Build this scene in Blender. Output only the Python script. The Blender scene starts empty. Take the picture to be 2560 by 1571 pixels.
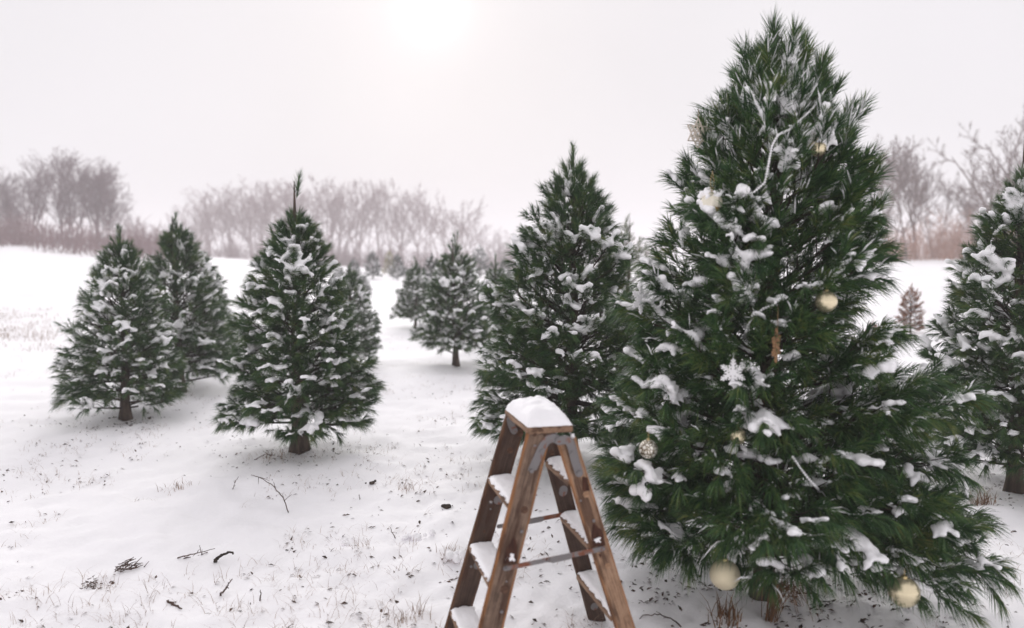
import bpy, bmesh, math, random
import numpy as np
from mathutils import Vector, Matrix

S = bpy.context.scene
COL = S.collection
R = math.radians

# ------------------------------------------------------------------ camera, sky, sun, exposure
F_PX, CAM_H, PITCH = 2009.0, 1.5, R(3.85)          # focal length in photo pixels (2560 wide), eye height
cam = bpy.data.cameras.new('camera')
cam.sensor_width = 36.0
cam.lens = 36.0 * F_PX / 2560.0
cam.clip_start, cam.clip_end = 0.05, 3000
cam.dof.use_dof = True
cam.dof.focus_distance = 4.4
cam.dof.aperture_fstop = 1.4
camo = bpy.data.objects.new('camera', cam)
COL.objects.link(camo)
camo.location = (0, 0, CAM_H)
camo.rotation_euler = (R(90) - PITCH, 0, 0)
S.camera = camo

SUN_EL, SUN_AZ = R(17.2), R(-5.6)                  # azimuth from +Y towards +X
world = bpy.data.worlds.new('World')
S.world = world
world.use_nodes = True
wn, wl = world.node_tree.nodes, world.node_tree.links
wn.clear()
w_out = wn.new('ShaderNodeOutputWorld')
w_bg = wn.new('ShaderNodeBackground')
w_bg.inputs['Strength'].default_value = 0.1
sky = wn.new('ShaderNodeTexSky')
sky.sky_type = 'NISHITA'
sky.sun_disc = False
sky.sun_elevation = SUN_EL
sky.sun_rotation = SUN_AZ
sky.air_density, sky.dust_density, sky.ozone_density = 1.0, 6.0, 1.0
sunv = (math.sin(SUN_AZ) * math.cos(SUN_EL), math.cos(SUN_AZ) * math.cos(SUN_EL), math.sin(SUN_EL))
tc = wn.new('ShaderNodeTexCoord')
cloud = wn.new('ShaderNodeTexNoise')
cloud.inputs['Scale'].default_value = 2.2
cloud.inputs['Detail'].default_value = 3
cr = wn.new('ShaderNodeMapRange')
cr.inputs['From Min'].default_value, cr.inputs['From Max'].default_value = 0.3, 0.7
cr.inputs['To Min'].default_value, cr.inputs['To Max'].default_value = 0.955, 1.045
wl.new(tc.outputs['Generated'], cloud.inputs['Vector'])
wl.new(cloud.outputs['Fac'], cr.inputs['Value'])
deck = wn.new('ShaderNodeVectorMath'); deck.operation = 'SCALE'
deck.inputs[0].default_value = (4.45, 4.33, 4.5)   # the overcast cloud deck
wl.new(cr.outputs['Result'], deck.inputs['Scale'])
mixs = wn.new('ShaderNodeMix'); mixs.data_type = 'RGBA'
mixs.inputs['Factor'].default_value = 0.994
wl.new(sky.outputs['Color'], mixs.inputs['A'])
wl.new(deck.outputs['Vector'], mixs.inputs['B'])
dot = wn.new('ShaderNodeVectorMath'); dot.operation = 'DOT_PRODUCT'
nrm = wn.new('ShaderNodeVectorMath'); nrm.operation = 'NORMALIZE'
wl.new(tc.outputs['Generated'], nrm.inputs[0])
wl.new(nrm.outputs['Vector'], dot.inputs[0])
dot.inputs[1].default_value = sunv
mx0 = wn.new('ShaderNodeMath'); mx0.operation = 'MAXIMUM'; mx0.inputs[1].default_value = 0
wl.new(dot.outputs['Value'], mx0.inputs[0])
glow = None
for pw, amp in ((1900, 1.0), (600, 0.45), (90, 0.14)):       # veiled sun: core, ring, wide brightening
    a = wn.new('ShaderNodeMath'); a.operation = 'POWER'; a.inputs[1].default_value = pw
    wl.new(mx0.outputs[0], a.inputs[0])
    b = wn.new('ShaderNodeMath'); b.operation = 'MULTIPLY'; b.inputs[1].default_value = amp
    wl.new(a.outputs[0], b.inputs[0])
    if glow is None:
        glow = b
    else:
        c = wn.new('ShaderNodeMath'); c.operation = 'ADD'
        wl.new(glow.outputs[0], c.inputs[0]); wl.new(b.outputs[0], c.inputs[1])
        glow = c
gc = wn.new('ShaderNodeVectorMath'); gc.operation = 'SCALE'
gc.inputs[0].default_value = (1.0, 0.98, 0.93)
wl.new(glow.outputs[0], gc.inputs['Scale'])
add = wn.new('ShaderNodeVectorMath'); add.operation = 'ADD'
wl.new(mixs.outputs['Result'], add.inputs[0]); wl.new(gc.outputs['Vector'], add.inputs[1])
wl.new(add.outputs['Vector'], w_bg.inputs['Color'])
wl.new(w_bg.outputs[0], w_out.inputs['Surface'])

sl = bpy.data.lights.new('sun', 'SUN')
sl.energy, sl.angle, sl.color = 1.5, R(42), (1.0, 0.97, 0.95)
so = bpy.data.objects.new('sun', sl)
COL.objects.link(so)
so.rotation_euler = (-Vector(sunv)).to_track_quat('-Z', 'Y').to_euler()

S.view_settings.view_transform = 'Standard'
S.view_settings.look = 'None'
S.view_settings.exposure = 0.92
S.view_settings.gamma = 1.0
S.view_settings.use_curve_mapping = False
S.cycles.use_denoising = True
S.cycles.max_bounces = 10
S.cycles.diffuse_bounces = 8
S.cycles.glossy_bounces = 2
S.cycles.transmission_bounces = 2
S.cycles.transparent_max_bounces = 4
S.cycles.volume_bounces = 2
S.cycles.sample_clamp_indirect = 4.0

# ------------------------------------------------------------------ numpy helpers
def _hash(ix, iy, iz, seed):
    h = (ix * 374761393 + iy * 668265263 + iz * 2147483647 + seed * 1274126177) & 0xffffffff
    h = ((h ^ (h >> 13)) * 1274126177) & 0xffffffff
    h = (h ^ (h >> 16)) & 0xffff
    return h / 65535.0

def noise3(p, scale=1.0, seed=0):
    """value noise in [-1, 1] at points p (n,3)"""
    q = np.asarray(p, float) * scale
    i = np.floor(q).astype(np.int64); f = q - i
    f = f * f * (3 - 2 * f)
    r = 0
    for dx in (0, 1):
        for dy in (0, 1):
            for dz in (0, 1):
                w = (f[:, 0] if dx else 1 - f[:, 0]) * (f[:, 1] if dy else 1 - f[:, 1]) * (f[:, 2] if dz else 1 - f[:, 2])
                r = r + w * _hash(i[:, 0] + dx, i[:, 1] + dy, i[:, 2] + dz, seed)
    return r * 2 - 1

def sstep(a, b, x):
    t = np.clip((x - a) / (b - a), 0, 1)
    return t * t * (3 - 2 * t)

def terrain(x, y):
    """height of the snow field"""
    x = np.atleast_1d(np.asarray(x, float)); y = np.atleast_1d(np.asarray(y, float))
    d = np.hypot(x, y); az = np.degrees(np.arctan2(x, y))
    rise = np.interp(az, [-180, -50, -32, -20, -8, 5, 18, 30, 60, 180], [0, 2.2, 2.9, 1.6, 0.15, 0.1, 1.3, 1.6, 1.2, 0])
    h = rise * sstep(10, 75, d) + 0.35 * sstep(40, 160, d) * noise3(np.c_[x, y, 0 * x], 0.02, 5)
    p = np.c_[x, y, 0 * x]
    h = h + 0.06 * noise3(p, 0.45, 1) * sstep(3.6, 7, d) + 0.02 * noise3(p, 1.7, 2) * sstep(2.4, 4, d)
    nf = 1 - sstep(25, 60, d)
    h = h + nf * (0.017 * noise3(p, 5.5, 3) + 0.014 * noise3(p, 13.0, 4) + 0.006 * noise3(p, 30.0, 6))
    return h

def tz(x, y):
    return float(terrain(x, y)[0])

cP, sP = math.cos(PITCH), math.sin(PITCH)
def ray(px, py):
    """viewing direction of a photo pixel, scaled to depth 1 along +Y"""
    a = (px - 1280) / F_PX; b = (785.5 - py) / F_PX
    v = Vector((a, cP + b * sP, b * cP - sP))
    return v / v.y

def at(px, py, Y):
    v = ray(px, py)
    return Vector((v.x * Y, Y, CAM_H + v.z * Y))

def on_ground(px, py):
    v = ray(px, py); Y = 1.0
    lo, hi = 1.0, 300.0
    Ys = np.geomspace(1.2, 300, 900)
    hs = terrain(v.x * Ys, Ys) - (CAM_H + v.z * Ys)
    k = np.argmax(hs > 0) if (hs > 0).any() else len(Ys) - 1
    Y = float(Ys[k])
    return Vector((v.x * Y, Y, tz(v.x * Y, Y)))

def mesh_np(name, V, faces, smooth=False, mats=None, fmat=None):
    """mesh from arrays; faces is a list of (n,k) int arrays"""
    V = np.asarray(V, np.float32)
    me = bpy.data.meshes.new(name)
    faces = [np.asarray(f, np.int32) for f in faces if len(f)]
    nl = sum(f.size for f in faces); nf = sum(len(f) for f in faces)
    me.vertices.add(len(V)); me.vertices.foreach_set('co', V.ravel())
    me.loops.add(nl); me.polygons.add(nf)
    me.loops.foreach_set('vertex_index', np.concatenate([f.ravel() for f in faces]))
    starts, o = [], 0
    for f in faces:
        starts.append(o + np.arange(len(f), dtype=np.int32) * f.shape[1]); o += f.size
    me.polygons.foreach_set('loop_start', np.concatenate(starts).astype(np.int32))
    if smooth:
        me.polygons.foreach_set('use_smooth', np.ones(nf, bool))
    for m in (mats or []):
        me.materials.append(m)
    if fmat is not None:
        me.polygons.foreach_set('material_index', np.asarray(fmat, np.int32))
    me.update(calc_edges=True)
    return me

def unit(v):
    return v / np.maximum(np.linalg.norm(v, axis=-1, keepdims=True), 1e-9)

def tubes(paths, sides):
    """paths: list of (pts (n,3), radii (n,)) -> V, quads"""
    V, Q, o = [], [], 0
    ang = np.arange(sides) * 2 * math.pi / sides
    ca, sa = np.cos(ang), np.sin(ang)
    for pts, rad in paths:
        pts = np.asarray(pts, float); n = len(pts)
        t = unit(np.gradient(pts, axis=0))
        ref = np.array([0.31, 0.17, 0.93]) if abs(t[0, 2]) < 0.9 else np.array([1.0, 0.2, 0.1])
        a = unit(np.cross(t, ref)); b = np.cross(t, a)
        ring = pts[:, None] + np.asarray(rad)[:, None, None] * (a[:, None] * ca[None, :, None] + b[:, None] * sa[None, :, None])
        V.append(ring.reshape(-1, 3))
        i = np.arange(n - 1)[:, None] * sides; j = np.arange(sides)[None]; k = (j + 1) % sides
        Q.append(np.stack([i + j, i + k, i + sides + k, i + sides + j], -1).reshape(-1, 4) + o)
        o += n * sides
    if not V:
        return np.zeros((0, 3)), np.zeros((0, 4), int)
    return np.concatenate(V), np.concatenate(Q)

def ico():
    bm = bmesh.new(); bmesh.ops.create_icosphere(bm, subdivisions=1, radius=1)
    v = np.array([x.co[:] for x in bm.verts]); f = np.array([[x.index for x in q.verts] for q in bm.faces]); bm.free()
    return v, f
ICO_V, ICO_F = ico()

def blobs(C, Rr, voxel, jitter=0.5, flat=0.85):
    """fused snow from spheres at C (n,3) with radii Rr, remeshed to one skin -> V, tris/quads"""
    n = len(C)
    V = (C[:, None] + ICO_V[None] * np.asarray(Rr)[:, None, None] * np.array([1, 1, flat])).reshape(-1, 3)
    Fc = (ICO_F[None] + (np.arange(n) * len(ICO_V))[:, None, None]).reshape(-1, 3)
    me = mesh_np('tmp', V, [Fc])
    ob = bpy.data.objects.new('tmp', me); COL.objects.link(ob)
    m = ob.modifiers.new('r', 'REMESH'); m.mode = 'VOXEL'; m.voxel_size = voxel; m.use_smooth_shade = True
    s = ob.modifiers.new('s', 'SMOOTH'); s.factor = 0.5; s.iterations = 2
    dg = bpy.context.evaluated_depsgraph_get()
    ev = ob.evaluated_get(dg); em = ev.to_mesh()
    V2 = np.empty(len(em.vertices) * 3, np.float32); em.vertices.foreach_get('co', V2); V2 = V2.reshape(-1, 3)
    N2 = np.empty(len(em.vertices) * 3, np.float32); em.vertices.foreach_get('normal', N2); N2 = N2.reshape(-1, 3)
    L2 = np.empty(len(em.loops), np.int32); em.loops.foreach_get('vertex_index', L2)
    LT = np.empty(len(em.polygons), np.int32); em.polygons.foreach_get('loop_total', LT)
    LS = np.empty(len(em.polygons), np.int32); em.polygons.foreach_get('loop_start', LS)
    q = LS[LT == 4][:, None] + np.arange(4); t = LS[LT == 3][:, None] + np.arange(3)
    ev.to_mesh_clear(); bpy.data.objects.remove(ob); bpy.data.meshes.remove(me)
    V2 = V2 + N2 * (jitter * voxel * (noise3(V2, 0.35 / voxel, 9) + 1.2 * noise3(V2, 0.12 / voxel, 10)))[:, None]
    return V2, L2[q] if len(q) else np.zeros((0, 4), int), L2[t] if len(t) else np.zeros((0, 3), int)

# ------------------------------------------------------------------ object helpers
def link(name, me, parent=None, mat=None, loc=None):
    o = bpy.data.objects.new(name, me); COL.objects.link(o)
    if mat is not None:
        me.materials.clear(); me.materials.append(mat)
    if parent is not None:
        o.parent = parent
    if loc is not None:
        o.location = loc
    return o

def thing(name, label, cat, loc=(0, 0, 0), rotz=0.0, group=None, me=None, mat=None):
    o = bpy.data.objects.new(name, me); COL.objects.link(o)
    if me is not None and mat is not None:
        me.materials.clear(); me.materials.append(mat)
    o.location = loc; o.rotation_euler = (0, 0, rotz)
    o['label'] = label; o['category'] = cat
    if group:
        o['group'] = group
    if me is None:
        o.empty_display_size = 0.1
    return o

def bm_mesh(name, bm, smooth=False):
    me = bpy.data.meshes.new(name)
    bmesh.ops.recalc_face_normals(bm, faces=bm.faces[:])
    bm.to_mesh(me); bm.free()
    if smooth:
        me.polygons.foreach_set('use_smooth', np.ones(len(me.polygons), bool))
    return me

def box_mesh(name, sx, sy, sz, bevel=0.003, z0=0.0, cuts=0, rough=0.0, seed=0):
    """box centred in x,y standing on z0, optional bevel and slightly uneven edges"""
    bm = bmesh.new(); bmesh.ops.create_cube(bm, size=1)
    for v in bm.verts:
        v.co = Vector((v.co.x * sx, v.co.y * sy, (v.co.z + 0.5) * sz + z0))
    if cuts:
        es = [e for e in bm.edges if abs(e.verts[0].co.z - e.verts[1].co.z) > 1e-6]
        bmesh.ops.subdivide_edges(bm, edges=es, cuts=cuts)
    if bevel:
        es = [e for e in bm.edges if len(e.link_faces) == 2 and e.calc_face_angle(0) > 0.5]
        bmesh.ops.bevel(bm, geom=es, offset=bevel, segments=2, affect='EDGES')
    if rough:
        co = np.array([v.co[:] for v in bm.verts])
        d = noise3(co, 14.0, seed) * rough; e = noise3(co, 14.0, seed + 50) * rough
        for v, a, b in zip(bm.verts, d, e):
            v.co.x += a; v.co.y += b * 0.6
    return bm_mesh(name, bm, False)

def disc_mesh(name, r, h, seg=20, bevel=0.001):
    bm = bmesh.new(); bmesh.ops.create_cone(bm, cap_ends=True, segments=seg, radius1=r, radius2=r * 0.93, depth=h)
    return bm_mesh(name, bm, False)

def strip_outline(path, width, seg=8):
    """rounded bar outline along a 2-D path"""
    p = np.asarray(path, float)
    t = unit(np.gradient(p, axis=0)); n = np.c_[-t[:, 1], t[:, 0]]
    w = np.broadcast_to(np.asarray(width, float) / 2, (len(p),))
    left = p + n * w[:, None]; right = p - n * w[:, None]
    def capend(c, d, rr):
        a0 = math.atan2(d[1], d[0])
        return [c + rr * np.array([math.cos(a0 + x), math.sin(a0 + x)]) for x in np.linspace(math.pi / 2, -math.pi / 2, seg)[1:-1]]
    out = list(left) + capend(p[-1], t[-1], w[-1]) + list(right[::-1]) + capend(p[0], -t[0], w[0])
    return np.array(out)

def extrude_outline(name, pts3, nvec, thick):
    """solid from a planar 3-D outline extruded along nvec"""
    bm = bmesh.new()
    a = [bm.verts.new(Vector(p)) for p in pts3]
    b = [bm.verts.new(Vector(p) + Vector(nvec) * thick) for p in pts3]
    bm.faces.new(a); bm.faces.new(b[::-1])
    for i in range(len(a)):
        j = (i + 1) % len(a); bm.faces.new((a[i], b[i], b[j], a[j]))
    return bm_mesh(name, bm)

# ------------------------------------------------------------------ materials
def mat(name):
    m = bpy.data.materials.new(name); m.use_nodes = True
    nt = m.node_tree; b = nt.nodes['Principled BSDF']
    return m, nt, b

def N(nt, t, **kw):
    n = nt.nodes.new(t)
    for k, v in kw.items():
        if k in n.inputs:
            n.inputs[k].default_value = v
        else:
            setattr(n, k, v)
    return n

def ramp(nt, stops):
    r = nt.nodes.new('ShaderNodeValToRGB')
    els = r.color_ramp.elements
    while len(els) < len(stops):
        els.new(0.5)
    for e, (p, c) in zip(els, stops):
        e.position = p; e.color = (*c, 1)
    return r

def snow_mat(name, col=(0.965, 0.955, 0.968), bump=0.3, scale=60):
    m, nt, b = mat(name)
    b.inputs['Base Color'].default_value = (*col, 1)
    b.inputs['Roughness'].default_value = 0.75
    b.inputs['Specular IOR Level'].default_value = 0.15
    t = N(nt, 'ShaderNodeTexCoord')
    n1 = N(nt, 'ShaderNodeTexNoise', Scale=scale, Detail=5.0, Roughness=0.65)
    nt.links.new(t.outputs['Object'], n1.inputs['Vector'])
    bp = N(nt, 'ShaderNodeBump', Strength=bump, Distance=0.01)
    nt.links.new(n1.outputs['Fac'], bp.inputs['Height'])
    nt.links.new(bp.outputs['Normal'], b.inputs['Normal'])
    return m
SNOW = snow_mat('snow')
SNOW_PAD = snow_mat('snow_smooth', bump=0.15, scale=90)
SNOW_GROUND = snow_mat('snow_ground', col=(0.965, 0.952, 0.966), bump=0.5, scale=28)

def needle_mat(name, stops, rough=0.45):
    m, nt, b = mat(name)
    g = N(nt, 'ShaderNodeNewGeometry')
    t = N(nt, 'ShaderNodeTexCoord')
    n1 = N(nt, 'ShaderNodeTexNoise', Scale=7.0, Detail=4.0, Roughness=0.7)
    nt.links.new(t.outputs['Object'], n1.inputs['Vector'])
    mm = N(nt, 'ShaderNodeMath', operation='MULTIPLY_ADD'); mm.inputs[1].default_value = 0.55
    nt.links.new(g.outputs['Random Per Island'], mm.inputs[0])
    ms = N(nt, 'ShaderNodeMath', operation='MULTIPLY_ADD'); ms.inputs[1].default_value = 1.4; ms.inputs[2].default_value = -0.47
    nt.links.new(n1.outputs['Fac'], ms.inputs[0])
    nt.links.new(ms.outputs[0], mm.inputs[2])
    r = ramp(nt, stops)
    nt.links.new(mm.outputs[0], r.inputs['Fac'])
    nt.links.new(r.outputs['Color'], b.inputs['Base Color'])
    b.inputs['Roughness'].default_value = rough
    b.inputs['Specular IOR Level'].default_value = 0.3
    return m
NEEDLE = needle_mat('pine_needle', [(0.0, (0.009, 0.032, 0.013)), (0.35, (0.024, 0.069, 0.023)), (0.7, (0.07, 0.138, 0.036)), (1.0, (0.23, 0.235, 0.065))])
NEEDLE_FAR = needle_mat('pine_needle_bluish', [(0.0, (0.010, 0.028, 0.018)), (0.5, (0.02, 0.048, 0.026)), (1.0, (0.06, 0.09, 0.04))])
NEEDLE_PALE = needle_mat('pine_needle_pale', [(0.0, (0.05, 0.08, 0.035)), (0.5, (0.10, 0.14, 0.05)), (1.0, (0.22, 0.22, 0.09))])
NEEDLE_YELLOW = needle_mat('pine_needle_yellow', [(0.0, (0.20, 0.18, 0.06)), (0.5, (0.36, 0.32, 0.12)), (1.0, (0.5, 0.44, 0.2))])
NEEDLE_BROWN = needle_mat('needle_dead', [(0.0, (0.10, 0.035, 0.014)), (0.5, (0.26, 0.095, 0.034)), (1.0, (0.42, 0.18, 0.065))])

def noisy_mat(name, stops, scale=20, rough=0.85, stretch=(1, 1, 1), bump=0.4, dist=0.01, detail=6):
    m, nt, b = mat(name)
    t = N(nt, 'ShaderNodeTexCoord'); mp = N(nt, 'ShaderNodeMapping'); mp.inputs['Scale'].default_value = stretch
    nt.links.new(t.outputs['Object'], mp.inputs['Vector'])
    n1 = N(nt, 'ShaderNodeTexNoise', Scale=scale, Detail=float(detail), Roughness=0.65)
    nt.links.new(mp.outputs['Vector'], n1.inputs['Vector'])
    r = ramp(nt, stops); nt.links.new(n1.outputs['Fac'], r.inputs['Fac'])
    nt.links.new(r.outputs['Color'], b.inputs['Base Color'])
    bp = N(nt, 'ShaderNodeBump', Strength=bump, Distance=dist)
    nt.links.new(n1.outputs['Fac'], bp.inputs['Height']); nt.links.new(bp.outputs['Normal'], b.inputs['Normal'])
    b.inputs['Roughness'].default_value = rough; b.inputs['Specular IOR Level'].default_value = 0.2
    return m
BARK = noisy_mat('pine_bark', [(0.3, (0.03, 0.022, 0.018)), (0.55, (0.085, 0.06, 0.045)), (0.75, (0.16, 0.12, 0.09))], 22, stretch=(1, 1, 0.25), bump=0.8)
TWIG = noisy_mat('twig_bark', [(0.3, (0.02, 0.016, 0.014)), (0.7, (0.07, 0.05, 0.038))], 30)
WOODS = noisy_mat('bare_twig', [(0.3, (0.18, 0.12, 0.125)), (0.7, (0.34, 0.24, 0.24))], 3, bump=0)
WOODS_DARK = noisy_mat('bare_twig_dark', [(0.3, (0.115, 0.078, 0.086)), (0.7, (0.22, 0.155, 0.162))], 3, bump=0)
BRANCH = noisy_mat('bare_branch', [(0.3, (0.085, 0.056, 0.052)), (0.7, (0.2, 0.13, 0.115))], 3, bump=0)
BRUSH = noisy_mat('red_brush', [(0.3, (0.24, 0.12, 0.085)), (0.7, (0.48, 0.26, 0.17))], 1.2, bump=0)
STRAW = noisy_mat('dry_grass', [(0.3, (0.16, 0.10, 0.08)), (0.55, (0.34, 0.24, 0.18)), (0.8, (0.5, 0.40, 0.31))], 6, bump=0)
LITTER_AND_GAPS = noisy_mat('litter_and_gaps', [(0.3, (0.018, 0.012, 0.01)), (0.5, (0.06, 0.035, 0.025)), (0.72, (0.17, 0.085, 0.05))], 40, bump=0)  # fallen leaves; also the dark flecks painted as shaded gaps in the crust
WEED = noisy_mat('dead_weed', [(0.3, (0.09, 0.045, 0.025)), (0.7, (0.3, 0.17, 0.09))], 20, bump=0)

# ------------------------------------------------------------------ the snow field
def build_ground():
    rings = [0.0] + list(np.geomspace(0.9, 480, 560))
    fr = np.radians(np.arange(-44, 44.01, 0.46)); side = np.radians(np.arange(49, 312, 6.0))
    th = np.concatenate([fr, side]); nr, na = len(rings) - 1, len(th)
    rr = np.array(rings[1:])
    X = rr[:, None] * np.sin(th)[None]; Y = rr[:, None] * np.cos(th)[None]
    V = np.c_[X.ravel(), Y.ravel(), terrain(X.ravel(), Y.ravel())]
    V = np.vstack([V, [[0, 0, 0]]])
    i = np.arange(nr - 1)[:, None] * na; j = np.arange(na)[None]; k = (j + 1) % na
    Q = np.stack([i + j, i + na + j, i + na + k, i + k], -1).reshape(-1, 4)
    T = np.stack([np.full(na, len(V) - 1), np.arange(na), (np.arange(na) + 1) % na], -1)
    o = link('ground', mesh_np('ground', V, [Q, T], True), mat=SNOW_GROUND)
    o['kind'] = 'structure'; o['label'] = 'snow covered field with a thin uneven crust'
build_ground()

# ------------------------------------------------------------------ pines
def needle_mesh(rng, P, D, L, cnt, nl, w, g, seg2=True, frost=None, press=None):
    """needles along shoots -> (V, tris) green and (V, tris) snow-dusted"""
    idx = np.repeat(np.arange(len(P)), cnt); n = len(idx)
    u = rng.beta(1.5, 1.0, n)
    base = P[idx] + D[idx] * (L[idx] * u)[:, None]
    ang = np.radians(rng.uniform(10, 50, n)) * (1 - 0.3 * u)
    ref = unit(rng.normal(size=(n, 3)))
    per = unit(np.cross(D[idx], ref))
    if press is not None:
        m_ = press[idx] & (per[:, 2] > -0.1)
        per[m_, 2] = -np.abs(per[m_, 2]) * 0.5 - 0.12; per = unit(per)
    d = unit(D[idx] * np.cos(ang)[:, None] + per * np.sin(ang)[:, None])
    ln = nl * rng.uniform(0.72, 1.12, n) * rng.uniform(0.72, 1.15, len(P))[idx]
    gz = (g[idx] * ln * rng.uniform(0.6, 1.2, n))[:, None] * np.array([0, 0, -1.0])
    mid = base + d * (ln * 0.5)[:, None] + gz * 0.14
    end = base + d * ln[:, None] * (1 - 0.12 * g[idx])[:, None] + gz * 0.52
    sd = unit(np.cross(d, unit(rng.normal(size=(n, 3))))) * (w * rng.uniform(0.75, 1.2, n))[:, None] * 0.5
    if frost is None:
        fm = np.zeros(n, bool)
    else:
        fm = (rng.random(n) < frost[idx]) & (per[:, 2] > 0.0)
    sd[fm] *= 1.9
    def pack(mk):
        m = mk.sum()
        if seg2:
            V = np.stack([base[mk] - sd[mk], base[mk] + sd[mk], mid[mk] + sd[mk], mid[mk] - sd[mk], end[mk]], 1).reshape(-1, 3)
            o = np.arange(m)[:, None] * 5
            T = np.concatenate([o + np.array([0, 1, 2]), o + np.array([0, 2, 3]), o + np.array([3, 2, 4])])
        else:
            V = np.stack([base[mk] - sd[mk], base[mk] + sd[mk], end[mk]], 1).reshape(-1, 3)
            T = np.arange(m)[:, None] * 3 + np.array([0, 1, 2])
        return V, T
    return pack(~fm), pack(fm)

GEN_T = [0.0, 0.05, 0.08, 0.12, 0.19, 0.28, 0.43, 0.58, 0.70, 0.79, 0.86, 0.92, 1.0]
GEN_R = [0.10, 0.20, 0.26, 0.285, 0.30, 0.285, 0.25, 0.215, 0.172, 0.128, 0.085, 0.045, 0.008]

def gen_prof(H, k=1.0, lump=0.12, seed=0):
    def f(t, az):
        r = np.interp(t, GEN_T, GEN_R) * H * k
        return r * (1 + lump * math.sin(az * 2 + seed) * 0.5 + lump * math.sin(az * 3 + 7 * t + seed * 2))
    return f

def make_pine(seed, H, prof, nb, node_step, nl, w, nps, seg2, voxel, load, snow_r, trunk_r=0.05, leader=0.3, lead_t=0.86,
              frost=0.25, droop=1.0, bare=0.06, sub=2, green=NEEDLE, top_frost=0.0, extra=None, bars=0.15, lead_bare=False, inset=0.6, crumbs=1.0):
    """returns a dict of meshes: trunk, boughs, crown, snow"""
    rng = np.random.default_rng(seed)
    bough, twig = [], []
    P, D, L, T, OUT = [], [], [], [], []
    up = np.array([0, 0, 1.0])
    def shoot(p, d, l, t, out):
        P.append(p); D.append(d / np.linalg.norm(d)); L.append(l); T.append(t); OUT.append(out)
    ts = (np.arange(nb) + rng.random(nb)) / nb
    ts = bare + (lead_t - bare) * (1 - (1 - ts) ** 1.0)
    specs = []
    for i in range(nb):
        specs.append((ts[i] ** 1.08, i * 2.399963 + rng.normal(0, 0.35), rng.uniform(0.78, 1.02)))
    specs += list(extra or [])
    for t, az, kR in specs:
        Rr = max(prof(t, az) * kR - nl * inset, 0.04)
        zt = t * H
        tanel = np.interp(t, [0, 0.15, 0.4, 0.7, 0.9], [-0.12, 0.10, 0.38, 0.75, 1.5]) + rng.normal(0, 0.10)
        z0 = max(zt - Rr * tanel, 0.045 * H + 0.02)
        o = np.array([math.cos(az), math.sin(az), 0.0]); lat = np.array([-o[1], o[0], 0.0])
        p0 = np.array([0, 0, z0]); p2 = o * Rr + up * zt
        p1 = o * Rr * 0.55 + up * (z0 + (zt - z0) * 0.35) + lat * rng.normal(0, 0.05) * Rr
        s = np.linspace(0, 1, 7)[:, None]
        pts = (1 - s) ** 2 * p0 + 2 * s * (1 - s) * p1 + s ** 2 * p2
        r0 = 0.006 + 0.013 * Rr * (0.6 + 0.4 * H / 2.4)
        bough.append((pts, np.linspace(r0, 0.003, 7)))
        nn = max(2, int(Rr / node_step))
        for q in range(nn + 1):
            sv = 0.22 + 0.78 * (q + rng.random() * 0.6) / (nn + 0.6)
            sv = min(sv, 1.0)
            pb = (1 - sv) ** 2 * p0 + 2 * sv * (1 - sv) * p1 + sv ** 2 * p2
            tg = 2 * (1 - sv) * (p1 - p0) + 2 * sv * (p2 - p1); tg /= np.linalg.norm(tg)
            for sgn in (-1, 1):
                if rng.random() < 0.08:
                    continue
                bl = (0.34 * Rr * (1 - sv) ** 0.8 + 0.05 + 0.05 * rng.random()) * rng.uniform(0.7, 1.2)
                bd = tg * rng.uniform(0.45, 0.9) + lat * sgn * rng.uniform(0.5, 1.0) + up * rng.uniform(-0.12, 0.5)
                bd /= np.linalg.norm(bd)
                pe = pb + bd * bl
                twig.append((np.array([pb, pb + bd * bl * 0.5 + up * rng.normal(0, 0.01), pe]), np.array([0.004, 0.003, 0.002])))
                upk = np.interp(t, [0, 0.5, 0.75, 0.95], [0.05, 0.25, 0.7, 2.0])
                for e in range(sub):
                    f = 1.0 if e == 0 else rng.uniform(0.3, 0.9)
                    dd = bd * 0.9 + o * 0.35 + up * upk + rng.normal(0, 0.33, 3)
                    rp = math.hypot(*(pb + bd * bl * f)[:2])
                    shoot(pb + bd * bl * f, dd, rng.uniform(0.055, 0.11) * nl / 0.085, t, rp / max(prof(t, az), 0.05))
        for e in range(3):
            dd = (p2 - p1) / np.linalg.norm(p2 - p1) + up * (0.3 + 1.2 * float(sstep(0.7, 0.93, t))) + rng.normal(0, 0.3, 3) * (e > 0)
            shoot(p2, dd, rng.uniform(0.09, 0.14) * nl / 0.085, t, 1.0)
    # leader with a whorl of upright shoots
    for k in range(int(5 + leader * 6)):
        if lead_bare and 0 < k < 4:
            continue
        zz = H * lead_t + (H * (1 - lead_t)) * k / (5 + leader * 6) * 0.92
        shoot(np.array([rng.normal(0, 0.008), rng.normal(0, 0.008), zz]), up + rng.normal(0, 0.12, 3), H * (1 - lead_t) * 0.32, 1.0, 0.3)
    for k in range(6):
        az = k * 1.05 + rng.random()
        shoot(np.array([0, 0, H * (lead_t + 0.01 * rng.random())]), np.array([math.cos(az) * 0.55, math.sin(az) * 0.55, 1.0]), H * (1 - lead_t) * rng.uniform(0.35, 0.6) * (0.55 if lead_bare else 1.0), 0.97, 0.9)
    P, D, L, T, OUT = map(np.array, (P, D, L, T, OUT))
    L = L * (1 - 0.35 * sstep(0.75, 0.95, T) * (T < 0.965))
    # snow load in coherent patches on the outer, open shoots
    ld = noise3(P, 6.5 * 0.085 / nl, seed) * 0.32 + noise3(P, 15.0 * 0.085 / nl, seed + 1) * 0.4 + rng.normal(0, 0.26, len(P))
    ld = ld + 0.5 * np.clip(OUT - 0.75, -0.6, 0.3) + top_frost * sstep(0.6, 0.85, T) * 0.3
    load_thr = np.quantile(ld, 1 - load)
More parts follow.
